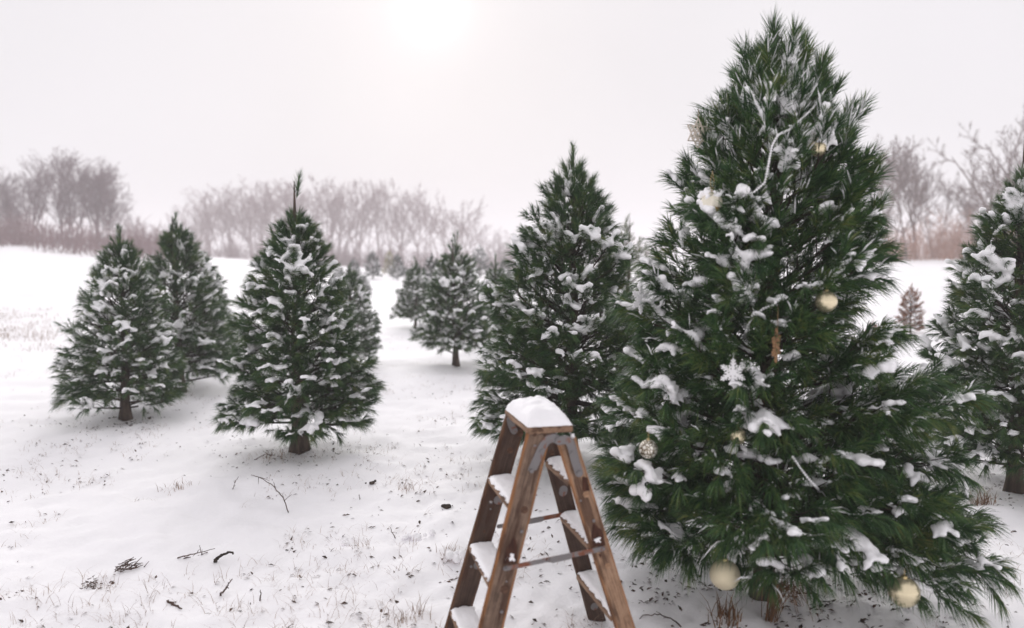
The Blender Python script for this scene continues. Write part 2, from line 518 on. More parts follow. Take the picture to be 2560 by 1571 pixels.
    loaded = (ld > load_thr) & (T < 0.985)
    D[loaded] = unit(D[loaded] - up * (0.35 * droop) * (1 - sstep(0.75, 0.95, T[loaded]))[:, None])
    D = unit(D)
    g = np.interp(T, [0, 0.6, 0.85, 1.0], [0.85, 0.6, 0.2, 0.05]) * droop + loaded * 0.25 * (T < 0.8)
    fr = np.clip(frost * (0.25 + 0.9 * (ld > load_thr - 0.28)) + top_frost * sstep(0.62, 0.9, T) * sstep(-0.25, 0.35, ld), 0, 0.85)
    cnt = np.maximum((nps * np.clip(L / (0.085 * nl / 0.085), 0.6, 4)).astype(int), 6)
    (Vg, Tg), (Vf, Tf) = needle_mesh(rng, P, D, L, cnt, nl, w, g, seg2, fr, loaded & (D[:, 2] < 0.75))
    # snow pillows
    C, Rs = [], []
    def pillow(p, d, ln, big):
        lat = np.cross(d, up); lat = lat / max(np.linalg.norm(lat), 1e-3)
        n = max(4, int(ln / big * 4.2)); lop = rng.normal(0, 0.25) * big
        for k in range(n):
            f = rng.uniform(-0.05, 1.0); side = np.clip(rng.normal(0, 0.5), -1.0, 1.0)
            r = big * rng.uniform(0.38, 0.78) * (1 - 0.45 * abs(f - 0.5))
            C.append(p + d * ln * f + lat * (side * big + lop) + up * (big * (0.72 - 0.45 * side * side))); Rs.append(r)
            if abs(side) > 0.6 and rng.random() < 0.5:
                C.append(C[-1] + lat * np.sign(side) * r * 0.7 - up * r * 0.9); Rs.append(r * rng.uniform(0.4, 0.7))
    for i in np.where(loaded)[0]:
        big = snow_r * (0.55 + 0.95 * rng.random() ** 1.6) * (1 - 0.45 * sstep(0.6, 0.85, T[i]))
        pillow(P[i] - D[i] * L[i] * 0.1, D[i], L[i] * rng.uniform(0.75, 1.4), big)
    for (pts, _r), (t, az, kR) in zip(bough, specs):            # long bars of snow along some outer boughs
        if rng.random() < bars and t < 0.86 and np.linalg.norm(pts[-1][:2]) > 4 * snow_r:
            s0 = rng.uniform(0.55, 0.8); a = pts[0] + 0; q = np.array([np.interp(np.linspace(s0, 1.02, 5), np.linspace(0, 1, 7), pts[:, c]) for c in range(3)]).T
            for k in range(4):
                if rng.random() < 0.85:
                    dv = q[k + 1] - q[k]; ln = np.linalg.norm(dv)
                    pillow(q[k] + up * snow_r * 0.35, dv / ln, ln * 1.05, snow_r * rng.uniform(0.5, 1.0))
    small = np.where((ld > load_thr - 0.5) & ~loaded & (T < 0.985))[0]
    for i in small:
        if rng.random() < crumbs * (0.2 + 0.4 * (ld[i] > load_thr - 0.22)):
            for k in range(rng.integers(1, 4)):
                C.append(P[i] + D[i] * L[i] * rng.uniform(0.1, 0.9) + up * snow_r * 0.25 + rng.normal(0, 0.2, 3) * snow_r)
                Rs.append(max(snow_r * rng.uniform(0.16, 0.38), voxel * 1.1))
    Vs, Qs, Ts = blobs(np.array(C), np.maximum(np.array(Rs), voxel * 1.05), voxel, flat=0.8)
    out = {}
    # trunk: gently wandering, swollen at the foot
    zt = np.linspace(-0.05, lead_t * H, 16); rng2 = np.random.default_rng(seed + 77)
    wob = np.cumsum(rng2.normal(0, 0.006, (16, 2)), 0) * sstep(0.05, 0.5, zt / H)[:, None]
    tr = trunk_r * (1 - 0.85 * zt / H) * (1 + 0.55 * np.exp(-np.maximum(zt, 0) / 0.06))
    Vt, Qt = tubes([(np.c_[wob, zt], tr)], 12)
    zt2 = np.linspace(lead_t * H, H * 0.985, 4)
    Vl, Ql = tubes([(np.c_[np.tile(wob[-1], (4, 1)), zt2], np.linspace(tr[-1], 0.003, 4))], 6)
    rr = np.hypot(Vt[:, 0], Vt[:, 1])[:, None]
    Vt[:, :2] += Vt[:, :2] / np.maximum(rr, 1e-6) * (noise3(Vt, 25, 3) * 0.006)[:, None]
    out['trunk'] = mesh_np('trunk', np.vstack([Vt, Vl]), [np.vstack([Qt, Ql + len(Vt)])], True, [BARK])
    Vb, Qb = tubes(bough, 5); Vw, Qw = tubes(twig, 3)
    out['boughs'] = mesh_np('boughs', np.vstack([Vb, Vw]), [np.vstack([Qb, Qw + len(Vb)])], True, [TWIG])
    out['crown'] = mesh_np('crown', Vg, [Tg], False, [green])
    fs = [Qs]
    if len(Ts):
        fs.append(Ts)
    sm = [len(Qs), len(Ts)]
    Va = np.vstack([Vs, Vf])
    out['snow'] = mesh_np('snow', Va, [f for f in (Qs, Ts, Tf + len(Vs)) if len(f)], True, [SNOW])
    return out

def place_pine(meshes, name, label, loc, rotz=0.0, scale=1.0, group='pines growing in the snowy field', cat='pine tree', wide=1.0):
    root = thing(name, label, cat, loc, rotz, group)
    root.scale = (scale * wide, scale * wide, scale)
    for k in ('trunk', 'boughs', 'crown', 'snow'):
        if k in meshes:
            o = link(k, meshes[k], root)
            if k in ('snow', 'boughs'):
                o['kind'] = 'stuff'
    return root

K = 2560 / 2464.0                                   # notes below were taken on a 2464-pixel view
def base(px, py):
    return on_ground(px * K, py * K)

def height_for(b, tip_py):
    return (b.y * ((785.5 - tip_py * K) / F_PX * cP - sP) / (cP + (785.5 - tip_py * K) / F_PX * sP) + CAM_H) - b.z

# the decorated tree: silhouette measured left and right of its trunk
BIG = base(1836, 1440)
BIG_H = height_for(BIG, 72)
MPX = BIG.y * K / F_PX
ys = np.array([1440, 1420, 1350, 1300, 1200, 1100, 1000, 900, 800, 700, 600, 500, 400, 300, 200, 100, 60, 20])
lf = np.array([60, 120, 270, 330, 410, 430, 410, 400, 355, 315, 290, 280, 222, 190, 105, 40, 20, 4]) * MPX
rt = np.array([60, 270, 450, 490, 450, 420, 405, 360, 300, 300, 290, 270, 240, 215, 165, 75, 30, 4]) * MPX
bt = (1440 - ys) / 1420.0
def big_prof(t, az):
    l, r = np.interp(t, bt, lf), np.interp(t, bt, rt)
    k = 0.5 + 0.5 * math.cos(az)
    front = 1 - 0.26 * max(-math.sin(az), 0) ** 2 * (1 - t)
    return (l + (r - l) * k) * front * (1 + 0.05 * math.sin(3 * az + 9 * t))
big = make_pine(11, BIG_H, big_prof, 130, 0.082, 0.100, 0.0031, 56, True, 0.0086, 0.20, 0.0325, trunk_r=0.046, leader=0.5, lead_t=0.92,
                frost=0.04, bare=0.128, sub=2, top_frost=0.36,
                extra=[(0.10, -0.30, 1.05), (0.14, -0.12, 1.0), (0.09, -0.62, 1.0), (0.12, 0.2, 0.95), (0.17, -0.45, 1.0), (0.16, 0.05, 1.0), (0.14, -2.75, 1.0),
                       (0.12, 1.6, 0.95), (0.12, 2.6, 0.95), (0.38, 0.1, 1.25), (0.36, -0.2, 1.2), (0.90, -0.2, 1.1), (0.87, 0.3, 1.1),
                       (0.195, -1.9, 1.15), (0.205, -1.75, 1.1), (0.84, 2.8, 1.0), (0.88, 1.2, 1.0), (0.87, -2.4, 1.1), (0.91, -1.3, 1.1), (0.90, 2.4, 1.0), (0.85, -1.5, 1.0), (0.82, -2.0, 1.0), (0.93, -0.7, 1.1), (0.92, 3.3, 1.0)], bars=0.22, inset=0.95)
place_pine(big, 'pine_tree', 'tallest pine, hung with baubles and snowflakes, beside the wooden stepladder', BIG)

def unique_pine(seed, px, py, tip, label, k=1.0, nb=95, top=1.0, **kw):
    b = base(px, py); H = height_for(b, tip)
    a = dict(node_step=0.078, nl=0.09, w=0.0042, nps=52, seg2=False, voxel=0.0132, load=0.19, snow_r=0.032, trunk_r=0.048, frost=0.015, bare=0.105, crumbs=0.5)
    a.update(kw)
    gp0 = gen_prof(H * top, k, seed=seed)
    m = make_pine(seed, H, lambda t, az: gp0(min(t / top, 1.0), az), nb, **a)
    place_pine(m, 'pine_tree', label, b)
    return m, H

unique_pine(21, 2440, 1185, 290, 'dark pine cut by the right edge of the view, bare trunk foot showing', 1.0, nb=118, load=0.24, snow_r=0.034, lead_t=0.80, top=0.86, lead_bare=True)
unique_pine(31, 1374, 1110, 352, 'dense pine standing right behind the stepladder', 1.14, nb=124, load=0.20, snow_r=0.034, lead_t=0.88, top=0.95)
unique_pine(41, 722, 1085, 425, 'dark pine with flared trunk foot and long bare leader beside the open track', 1.06, nb=106, lead_t=0.81, top=0.87, lead_bare=True, trunk_r=0.062)
mL, HL = unique_pine(51, 303, 1012, 545, 'heavily frosted pine, nearest to the left edge of the view', 1.05, nb=95, seg2=False, w=0.0044, nps=36, voxel=0.0145, load=0.16, snow_r=0.034, frost=0.015, top=0.93, lead_t=0.86)
mP, HP = unique_pine(61, 1097, 880, 560, 'pine with a thin clear trunk standing in the middle beside the track', 1.2, nb=88, seg2=False, w=0.0058, nps=28, voxel=0.018, load=0.14, frost=0.015, lead_t=0.8, snow_r=0.037, top=0.9, bare=0.17, trunk_r=0.045)

def copy_pine(m, Hm, px, py, tip, label, rot, wide=1.0):
    b = base(px, py); H = height_for(b, tip)
    return place_pine(m, 'pine_tree', label, b, rot, H / Hm, wide=wide)
copy_pine(mL, HL, 434, 945, 515, 'pine standing between the frosted left pine and the dark pine with long leader', 2.1, 1.05)
copy_pine(mL, HL, 508, 885, 650, 'short pine half hidden behind the two left pines', 4.0)
copy_pine(mL, HL, 846, 880, 635, 'pine peeping out behind the dark pine beside the track', 1.2)
copy_pine(mP, HP, 1000, 792, 618, 'narrow pine just left of the one with the thin clear trunk', 2.6, 0.95)
copy_pine(mP, HP, 1192, 832, 612, 'pine squeezed between the thin trunked pine and the dense one behind the ladder', 4.4, 0.8)

def tiny(seed, green, H=2.0, k=1.0, thr=0.09):
    return make_pine(seed, H, gen_prof(H, k, seed=seed), 56, node_step=0.11, nl=0.09, w=0.02, nps=16, seg2=False, voxel=0.026, load=thr, snow_r=0.05, bars=0.0,
                     trunk_r=0.05, frost=0.02, lead_t=0.88, green=green, bare=0.10, inset=0.2, crumbs=0.3), H
mA, HA = tiny(71, NEEDLE_FAR)
mB, HB = tiny(73, NEEDLE_FAR, k=1.15)
for m, Hm, px, py, tip, wd, rot, lab in (
    (mA, HA, 1040, 735, 612, 1.0, 0.3, 'pine behind the narrow pine, second tree back along the track'),
    (mB, HB, 1155, 668, 590, 1.0, 1.3, 'small pine far back above the thin trunked pine'),
    (mB, HB, 877, 714, 660, 1.0, 2.2, 'small round pine standing alone on the open track'),
    (mA, HA, 897, 672, 603, 1.0, 3.1, 'far pine directly above the small round one on the track'),
    (mB, HB, 852, 672, 620, 1.0, 4.2, 'far pine, leftmost of the row above the track'),
    (mA, HA, 957, 674, 610, 1.0, 5.0, 'far pine just right of the pale yellow one'),
    (mB, HB, 818, 700, 640, 1.0, 0.9, 'far pine beside the shoulder of the dark pine with long leader'),
    (mA, HA, 1215, 690, 618, 0.9, 2.9, 'far pine peeping out left of the dense pine behind the ladder'),
    (mB, HB, 975, 668, 640, 1.2, 1.9, 'lowest far bushy pine at the right end of the row above the track'),
    (mA, HA, 1005, 690, 632, 1.0, 4.9, 'far pine just behind the tip of the narrow pine')):
    copy_pine(m, Hm, px, py, tip, lab, rot, wd)
mY, HY = tiny(75, NEEDLE_YELLOW, k=0.9, thr=0.1)
copy_pine(mY, HY, 937, 664, 603, 'pale yellow conifer far back among the green ones', 1.0)
mQ, HQ = make_pine(81, 2.1, gen_prof(2.1, 0.9, seed=8), 60, node_step=0.085, nl=0.09, w=0.0065, nps=16, seg2=False, voxel=0.018, load=0.12, snow_r=0.036,
                   trunk_r=0.045, frost=0.12, lead_t=0.85, green=NEEDLE_PALE, bare=0.1), 2.1
copy_pine(mQ, HQ, 1505, 850, 518, 'pale yellowish green pine between the dense pine and the decorated one', 0.4, 0.95)
mD, HD = make_pine(91, 1.2, gen_prof(1.2, 0.95, seed=3), 44, node_step=0.055, nl=0.05, w=0.009, nps=20, seg2=False, voxel=0.014, load=0.01, snow_r=0.02,
                   trunk_r=0.025, frost=0.0, lead_t=0.82, green=NEEDLE_BROWN, bare=0.05, droop=0.2, bars=0.0), 1.2
copy_pine(mD, HD, 2190, 802, 682, 'small dead orange brown spruce between the decorated pine and the right one', 0.3, 0.9)
copy_pine(mD, HD, 2098, 845, 770, 'small dead brown spruce glimpsed behind the right side of the decorated pine', 1.9, 1.0)

# ------------------------------------------------------------------ bare trees and far woods
def bare_tree(seed, H, stems=1, sides=4, spread=0.5, lean=0.0, levels=3, twig_tri=True, twig_w=0.03, dens=1.0, up_bias=0.12):
    """V, faces(list) of a leafless tree: tapered stems, limbs, twigs"""
    rng = np.random.default_rng(seed); limbs, tw = [], []
    def grow(p, d, ln, r, lv):
        n = 5 if lv < 2 else 4
        pts = [p]; dd = d / np.linalg.norm(d)
        for k in range(n - 1):
            dd = dd + rng.normal(0, 0.10 + 0.05 * lv, 3) + np.array([0, 0, up_bias * (lv > 0)])
            dd /= np.linalg.norm(dd); pts.append(pts[-1] + dd * ln / (n - 1))
        pts = np.array(pts)
        if lv >= levels:
            tw.append((pts[0], pts[-1], r)); return
        limbs.append((pts, np.linspace(r, r * (0.25 if lv < 2 else 0.4), n)))
        nc = int([9, 7, 6, 5][min(lv, 3)] * dens * rng.uniform(0.8, 1.25))
        for k in range(nc):
            f = rng.uniform(0.28 if lv == 0 else 0.15, 1.0); x = f * (n - 1); i = min(int(x), n - 2)
            q = pts[i] + (pts[i + 1] - pts[i]) * (x - i)
            t = unit(pts[i + 1] - pts[i]); per = unit(np.cross(t, rng.normal(size=3)))
            a = rng.uniform(0.35, 0.35 + spread + 0.25)
            grow(q, t * math.cos(a) + per * math.sin(a), ln * rng.uniform(0.38, 0.62) * (1.12 - 0.55 * f), r * (0.55 - 0.3 * f) + 0.004, lv + 1)
    for s in range(stems):
        a = rng.random() * 6.28; k = 0.0 if stems == 1 else 0.22
        d = np.array([math.cos(a) * k + lean, math.sin(a) * k, 1.0])
        grow(np.array([math.cos(a) * 0.15 * (stems > 1), math.sin(a) * 0.15 * (stems > 1), -0.1]), d, H * rng.uniform(0.72, 0.86), 0.012 * H * (1 if stems == 1 else 0.75), 0)
    V1, Q1 = tubes(limbs, sides)
    a = np.array([x[0] for x in tw]); b = np.array([x[1] for x in tw])
    d = unit(b - a); sd = unit(np.cross(d, rng.normal(size=d.shape))) * twig_w * 0.5
    V2 = np.stack([a - sd, a + sd, b], 1).reshape(-1, 3)
    T2 = np.arange(len(V2)).reshape(-1, 3)
    s = H / max(V2[:, 2].max(), 1e-3)
    return V1 * s, Q1, V2 * s, T2, len(limbs)

def bare_meshes(seed, H, m, **kw):
    V1, Q1, V2, T2, _ = bare_tree(seed, H, **kw)
    return mesh_np('trunk', V1, [Q1], True, [m]), mesh_np('crown', V2, [T2], False, [m])
BARE = [bare_meshes(101, 11, BRANCH, stems=1, spread=0.25, twig_w=0.05, dens=1.15), bare_meshes(102, 11, BRANCH, stems=3, spread=0.25, twig_w=0.05, dens=1.15),
        bare_meshes(103, 11, BRANCH, stems=1, spread=0.45, lean=-0.35, twig_w=0.05, dens=1.15), bare_meshes(104, 11, BRANCH, stems=2, spread=0.4, twig_w=0.05, dens=1.15)]
def far(px, Y):
    v = ray(px * K, 700); x = v.x * Y
    return Vector((x, Y, tz(x, Y)))
for v, px, Y, tip, rot, lab in (
    (1, 2145, 62, 345, 0.2, 'bare many stemmed tree nearest to the right side of the decorated pine'),
    (3, 2185, 58, 330, 1.4, 'bare forked tree above the small dead spruce, left of the tallest stem'),
    (0, 2203, 60, 315, 2.2, 'tall straight bare tree, tallest of the group between the two near pines'),
    (1, 2245, 66, 400, 3.0, 'lower bare tree with spreading stems right of the tallest one'),
    (2, 2400, 52, 335, 0.0, 'bare tree leaning left over the snow behind the right pine'),
    (3, 2440, 50, 252, 4.1, 'tallest bare tree with a broad open crown above the right pine'),
    (0, 2300, 72, 470, 5.2, 'thin short bare tree left of the right pine'),
    (1, 2335, 64, 455, 0.8, 'bushy bare tree with a few rusty leaves beside the right pine'),
    (0, 2110, 70, 380, 4.4, 'bare tree half hidden by the right flank of the decorated pine'),
    (2, 2490, 56, 300, 2.4, 'bare tree at the right edge of the view')):
    b = far(px, Y); H = height_for(b, tip)
    r = thing('bare_tree', lab, 'tree', b, rot if v != 2 else 0.0, 'bare trees at the edge of the field')
    r.scale = (H / 11,) * 3
    link('trunk', BARE[v][0], r); link('crown', BARE[v][1], r)

def woodland(name, label, spots, material, seed, twig_w=0.06, dens=1.0, levels=3):
    """a far wood that reads as one mass: (x, y, height) spots"""
    rng = np.random.default_rng(seed); Vs, Qs, Ts, o = [], [], [], 0
    protos = [bare_tree(seed + k, 10, sides=3, stems=1 + k % 2, spread=0.35, twig_w=twig_w, dens=dens, levels=levels) for k in range(5)]
    for (x, y, h) in spots:
        V1, Q1, V2, T2, _ = protos[rng.integers(5)]
        a = rng.random() * 6.28; c, s = math.cos(a), math.sin(a); k = h / 10
        M = np.array([[c, -s, 0], [s, c, 0], [0, 0, 1]]).T * k
        Vs += [V1 @ M + (x, y, tz(x, y)), V2 @ M + (x, y, tz(x, y))]
        Qs.append(Q1 + o); Ts.append(T2 + o + len(V1)); o += len(V1) + len(V2)
    ob = link(name, mesh_np(name, np.vstack(Vs), [np.vstack(Qs), np.vstack(Ts)], False, [material]))
    ob['kind'] = 'stuff'; ob['label'] = label; ob['category'] = 'woods'
rng = np.random.default_rng(5)
spots = []
for i in range(46):                                   # the dark wood at the left
    px = rng.uniform(-160, 330); Y = rng.uniform(62, 84)
    tip = np.interp(px, [-160, 0, 40, 90, 150, 250, 300, 340], [380, 410, 395, 335, 330, 350, 430, 500]) + rng.uniform(0, 70)
    b = far(px, Y); spots.append((b.x, b.y, max(height_for(b, tip), 3)))
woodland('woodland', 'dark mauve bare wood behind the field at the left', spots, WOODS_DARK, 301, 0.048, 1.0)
spots = []
for i in range(95):                                   # the paler wood behind the middle
    px = rng.uniform(300, 1290); Y = rng.uniform(105, 140)
    tip = np.interp(px, [300, 400, 480, 520, 620, 760, 900, 1000, 1080, 1180, 1230, 1290], [500, 500, 470, 430, 415, 405, 415, 430, 450, 520, 570, 590]) + rng.uniform(0, 60)
    b = far(px, Y); spots.append((b.x, b.y, max(height_for(b, tip), 3)))
for i in range(26):
    px = rng.uniform(1290, 1700); Y = rng.uniform(110, 140); tip = rng.uniform(560, 600)
    b = far(px, Y); spots.append((b.x, b.y, max(height_for(b, tip), 2)))
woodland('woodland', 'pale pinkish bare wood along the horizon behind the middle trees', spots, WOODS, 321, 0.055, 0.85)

def brush(name, label, spots, material, seed, n_st=34, h=(1.0, 2.6), w=0.03):
    """dense thin leafless stems"""
    rng = np.random.default_rng(seed); A, B = [], []
    for x, y in spots:
        z = tz(x, y); vs = rng.uniform(0.35, 1.15)
        for k in range(n_st):
            a = np.array([x + rng.normal(0, 0.7), y + rng.normal(0, 0.7), z - 0.05]); hh = rng.uniform(*h) * vs
            m = a + np.array([rng.normal(0, 0.22), rng.normal(0, 0.22), 1]) * hh
            A.append(a); B.append(m)
            for j in range(4):
                s = a + (m - a) * rng.uniform(0.3, 0.9); A.append(s); B.append(s + np.array([rng.normal(0, 0.5), rng.normal(0, 0.5), rng.uniform(0.4, 1)]) * hh * 0.35)
    A, B = np.array(A), np.array(B); d = unit(B - A); sd = unit(np.cross(d, rng.normal(size=d.shape))) * w * 0.5
    V = np.stack([A - sd, A + sd, B], 1).reshape(-1, 3)
    ob = link(name, mesh_np(name, V, [np.arange(len(V)).reshape(-1, 3)], False, [material]))
    ob['kind'] = 'stuff'; ob['label'] = label; ob['category'] = 'undergrowth'
sp = [tuple(far(rng.uniform(2080, 2520), rng.uniform(56, 68))[:2]) for _ in range(85)]
brush('undergrowth', 'reddish brown brush at the foot of the bare trees', sp, BRUSH, 401, 16, (1.0, 3.6), 0.04)
sp = [tuple(far(rng.uniform(300, 1250), rng.uniform(98, 110))[:2]) for _ in range(150)]
brush('undergrowth', 'mauve brush along the foot of the far wood', sp, WOODS, 403, 20, (1.0, 3.2), 0.06)
sp = [tuple(far(rng.uniform(-100, 420), rng.uniform(46, 64))[:2]) for _ in range(130)]
brush('undergrowth', 'thin mauve brush along the foot of the left wood', sp, WOODS, 405, 14, (0.5, 2.2), 0.05)

# ------------------------------------------------------------------ the wooden stepladder
def wood_mat(name, stops, edge, half, rough=0.75):
    """grain along local z, warmer colour on the worn narrow edges"""
    m, nt, b = mat(name)
    t = N(nt, 'ShaderNodeTexCoord'); oi = N(nt, 'ShaderNodeObjectInfo')
    mp = N(nt, 'ShaderNodeMapping'); mp.inputs['Scale'].default_value = (1, 1, 0.045)
    ad = N(nt, 'ShaderNodeVectorMath', operation='ADD'); sc = N(nt, 'ShaderNodeVectorMath', operation='SCALE')
    sc.inputs[0].default_value = (3, 5, 7); nt.links.new(oi.outputs['Random'], sc.inputs['Scale'])
    nt.links.new(t.outputs['Object'], ad.inputs[0]); nt.links.new(sc.outputs['Vector'], ad.inputs[1])
    nt.links.new(ad.outputs['Vector'], mp.inputs['Vector'])
    n1 = N(nt, 'ShaderNodeTexNoise', Scale=190.0, Detail=6.0, Roughness=0.6); nt.links.new(mp.outputs['Vector'], n1.inputs['Vector'])
    n2 = N(nt, 'ShaderNodeTexNoise', Scale=14.0, Detail=5.0, Roughness=0.7); nt.links.new(ad.outputs['Vector'], n2.inputs['Vector'])
    mp3 = N(nt, 'ShaderNodeMapping'); mp3.inputs['Scale'].default_value = (1, 1, 0.15); nt.links.new(ad.outputs['Vector'], mp3.inputs['Vector'])
    n3 = N(nt, 'ShaderNodeTexNoise', Scale=34.0, Detail=3.0); nt.links.new(mp3.outputs['Vector'], n3.inputs['Vector'])
    s1 = N(nt, 'ShaderNodeMath', operation='MULTIPLY_ADD'); s1.inputs[1].default_value = 0.55
    nt.links.new(n1.outputs['Fac'], s1.inputs[0])
    s2 = N(nt, 'ShaderNodeMath', operation='MULTIPLY'); s2.inputs[1].default_value = 0.45; nt.links.new(n2.outputs['Fac'], s2.inputs[0])
    nt.links.new(s2.outputs[0], s1.inputs[2])
    r = ramp(nt, stops); nt.links.new(s1.outputs[0], r.inputs['Fac'])
    sp = N(nt, 'ShaderNodeSeparateXYZ'); nt.links.new(t.outputs['Object'], sp.inputs[0])
    ab = N(nt, 'ShaderNodeMath', operation='ABSOLUTE'); nt.links.new(sp.outputs['X'], ab.inputs[0])
    jit = N(nt, 'ShaderNodeMath', operation='MULTIPLY_ADD'); jit.inputs[1].default_value = 0.014; nt.links.new(n3.outputs['Fac'], jit.inputs[0]); nt.links.new(ab.outputs[0], jit.inputs[2])
    mr = N(nt, 'ShaderNodeMapRange'); mr.inputs['From Min'].default_value = half + 0.001; mr.inputs['From Max'].default_value = half + 0.009
    nt.links.new(jit.outputs[0], mr.inputs['Value'])
    re = ramp(nt, [(0.3, tuple(c * 0.55 for c in edge)), (0.6, edge)]); nt.links.new(n1.outputs['Fac'], re.inputs['Fac'])
    mx = N(nt, 'ShaderNodeMix', data_type='RGBA'); nt.links.new(mr.outputs['Result'], mx.inputs['Factor'])
    nt.links.new(r.outputs['Color'], mx.inputs['A']); nt.links.new(re.outputs['Color'], mx.inputs['B'])
    # wet blotches
    wr = N(nt, 'ShaderNodeMapRange'); wr.inputs['From Min'].default_value, wr.inputs['From Max'].default_value = 0.53, 0.62
    wr.inputs['To Min'].default_value, wr.inputs['To Max'].default_value = 0.0, 0.75
    nt.links.new(n3.outputs['Fac'], wr.inputs['Value'])
    wx = N(nt, 'ShaderNodeMix', data_type='RGBA'); wx.inputs['B'].default_value = (0.055, 0.024, 0.014, 1)
    nt.links.new(wr.outputs['Result'], wx.inputs['Factor']); nt.links.new(mx.outputs['Result'], wx.inputs['A'])
    nt.links.new(wx.outputs['Result'], b.inputs['Base Color'])
    bp = N(nt, 'ShaderNodeBump', Strength=0.8, Distance=0.003); nt.links.new(n1.outputs['Fac'], bp.inputs['Height']); nt.links.new(bp.outputs['Normal'], b.inputs['Normal'])
    b.inputs['Roughness'].default_value = rough; b.inputs['Specular IOR Level'].default_value = 0.25
    return m
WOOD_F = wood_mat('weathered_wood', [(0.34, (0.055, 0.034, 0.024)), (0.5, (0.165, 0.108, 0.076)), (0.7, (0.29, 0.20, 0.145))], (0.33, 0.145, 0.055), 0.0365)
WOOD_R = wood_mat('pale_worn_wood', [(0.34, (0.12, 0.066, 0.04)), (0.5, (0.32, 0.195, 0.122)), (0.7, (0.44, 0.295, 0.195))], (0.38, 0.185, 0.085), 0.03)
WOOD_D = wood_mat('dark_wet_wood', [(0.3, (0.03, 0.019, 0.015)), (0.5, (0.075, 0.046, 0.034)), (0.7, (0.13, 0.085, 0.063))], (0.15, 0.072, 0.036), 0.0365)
WOOD_S = wood_mat('step_wood', [(0.3, (0.12, 0.066, 0.042)), (0.5, (0.26, 0.158, 0.10)), (0.7, (0.37, 0.245, 0.16))], (0.40, 0.21, 0.11), 0.2)
SCAR = noisy_mat('torn_wet_wood', [(0.3, (0.025, 0.010, 0.007)), (0.7, (0.10, 0.042, 0.026))], 60, stretch=(1, 1, 0.2))
def metal_mat(name, rustiness):
    m, nt, b = mat(name)
    t = N(nt, 'ShaderNodeTexCoord')
    n1 = N(nt, 'ShaderNodeTexNoise', Scale=16.0, Detail=6.0, Roughness=0.6); nt.links.new(t.outputs['Object'], n1.inputs['Vector'])
    n2 = N(nt, 'ShaderNodeTexNoise', Scale=120.0, Detail=3.0); nt.links.new(t.outputs['Object'], n2.inputs['Vector'])
    r = ramp(nt, [(rustiness - 0.04, (0.19, 0.178, 0.178)), (rustiness + 0.04, (0.20, 0.065, 0.03)), (rustiness + 0.2, (0.10, 0.03, 0.018))])
    nt.links.new(n1.outputs['Fac'], r.inputs['Fac']); nt.links.new(r.outputs['Color'], b.inputs['Base Color'])
    b.inputs['Metallic'].default_value = 0.35; b.inputs['Roughness'].default_value = 0.55
    bp = N(nt, 'ShaderNodeBump', Strength=0.25, Distance=0.002); nt.links.new(n2.outputs['Fac'], bp.inputs['Height']); nt.links.new(bp.outputs['Normal'], b.inputs['Normal'])
    return m
METAL = metal_mat('galvanised_metal', 0.6); RUSTY = metal_mat('rusty_metal', 0.49)
PLUG = noisy_mat('dark_wood_plug', [(0.3, (0.05, 0.025, 0.018)), (0.7, (0.15, 0.08, 0.05))], 70)
PLUG_L = noisy_mat('pale_wood_plug', [(0.3, (0.22, 0.12, 0.07)), (0.7, (0.42, 0.26, 0.16))], 70)

LC = dict(cx=0.1302, cy=2.9417, yaw=0.2346, zc=0.9215, a0=-0.3252, a1=0.2764, b0=0.2873, b1=-0.2991, c0=0.2247, c1=-0.0721, d0=0.2294, d1=-0.0954)
TH = 0.022
lad = thing('stepladder', 'old wooden double sided stepladder with rusty brackets, snow on its top and steps', 'ladder', (LC['cx'], LC['cy'], 0), LC['yaw'])
LM = Matrix.Translation((LC['cx'], LC['cy'], 0)) @ Matrix.Rotation(LC['yaw'], 4, 'Z')
LMi = LM.inverted()
def lu(sec, z): return (LC['a0'] + LC['a1'] * z) if sec == 'F' else (LC['b0'] + LC['b1'] * z)
def lv(sec, z): return (LC['c0'] + LC['c1'] * z) if sec == 'F' else (LC['d0'] + LC['d1'] * z)
def lad_px(px, py, sec, side, off=0.0):
    """point in ladder space where a photo pixel meets a rail face (side -1: near outer face, +1: far inner face), off = proud of it"""
    o = LMi @ Vector((0, 0, CAM_H)); d = LMi.to_3x3() @ ray(px, py)
    v = -0.18 if side < 0 else 0.18
    for _ in range(12):
        k = (v - o.y) / d.y; z = o.z + d.z * k
        v = (-lv(sec, z) if side < 0 else lv(sec, z)) - TH / 2 - off
    return o + d * k
def rail(sec, side, w, z0, z1, m):
    a = Vector((lu(sec, z0), side * lv(sec, z0), z0)); b = Vector((lu(sec, z1), side * lv(sec, z1), z1))
    zc = (b - a).normalized(); xc = (Vector((1, 0, 0)) - zc * zc.x).normalized(); yc = zc.cross(xc)
    o = link('rail', box_mesh('rail', w, TH, (b - a).length, 0.003, 0.0, 24, 0.0011, int(z1 * 100) + side), lad, m)
    o.matrix_basis = Matrix.Translation(a) @ Matrix((xc, yc, zc)).transposed().to_4x4()
    return o
ZC = LC['zc']
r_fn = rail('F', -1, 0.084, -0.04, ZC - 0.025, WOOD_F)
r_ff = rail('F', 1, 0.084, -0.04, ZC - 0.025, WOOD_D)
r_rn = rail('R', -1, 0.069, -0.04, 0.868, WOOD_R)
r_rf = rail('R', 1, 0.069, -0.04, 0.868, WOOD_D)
r_ff['label'] = 'dark stained far rail of the front frame'; r_rf['label'] = 'dark stained far rail of the rear frame'
FSTEP, RSTEP = (0.6573, 0.3914, 0.1323), (0.7153, 0.4880, 0.2303)
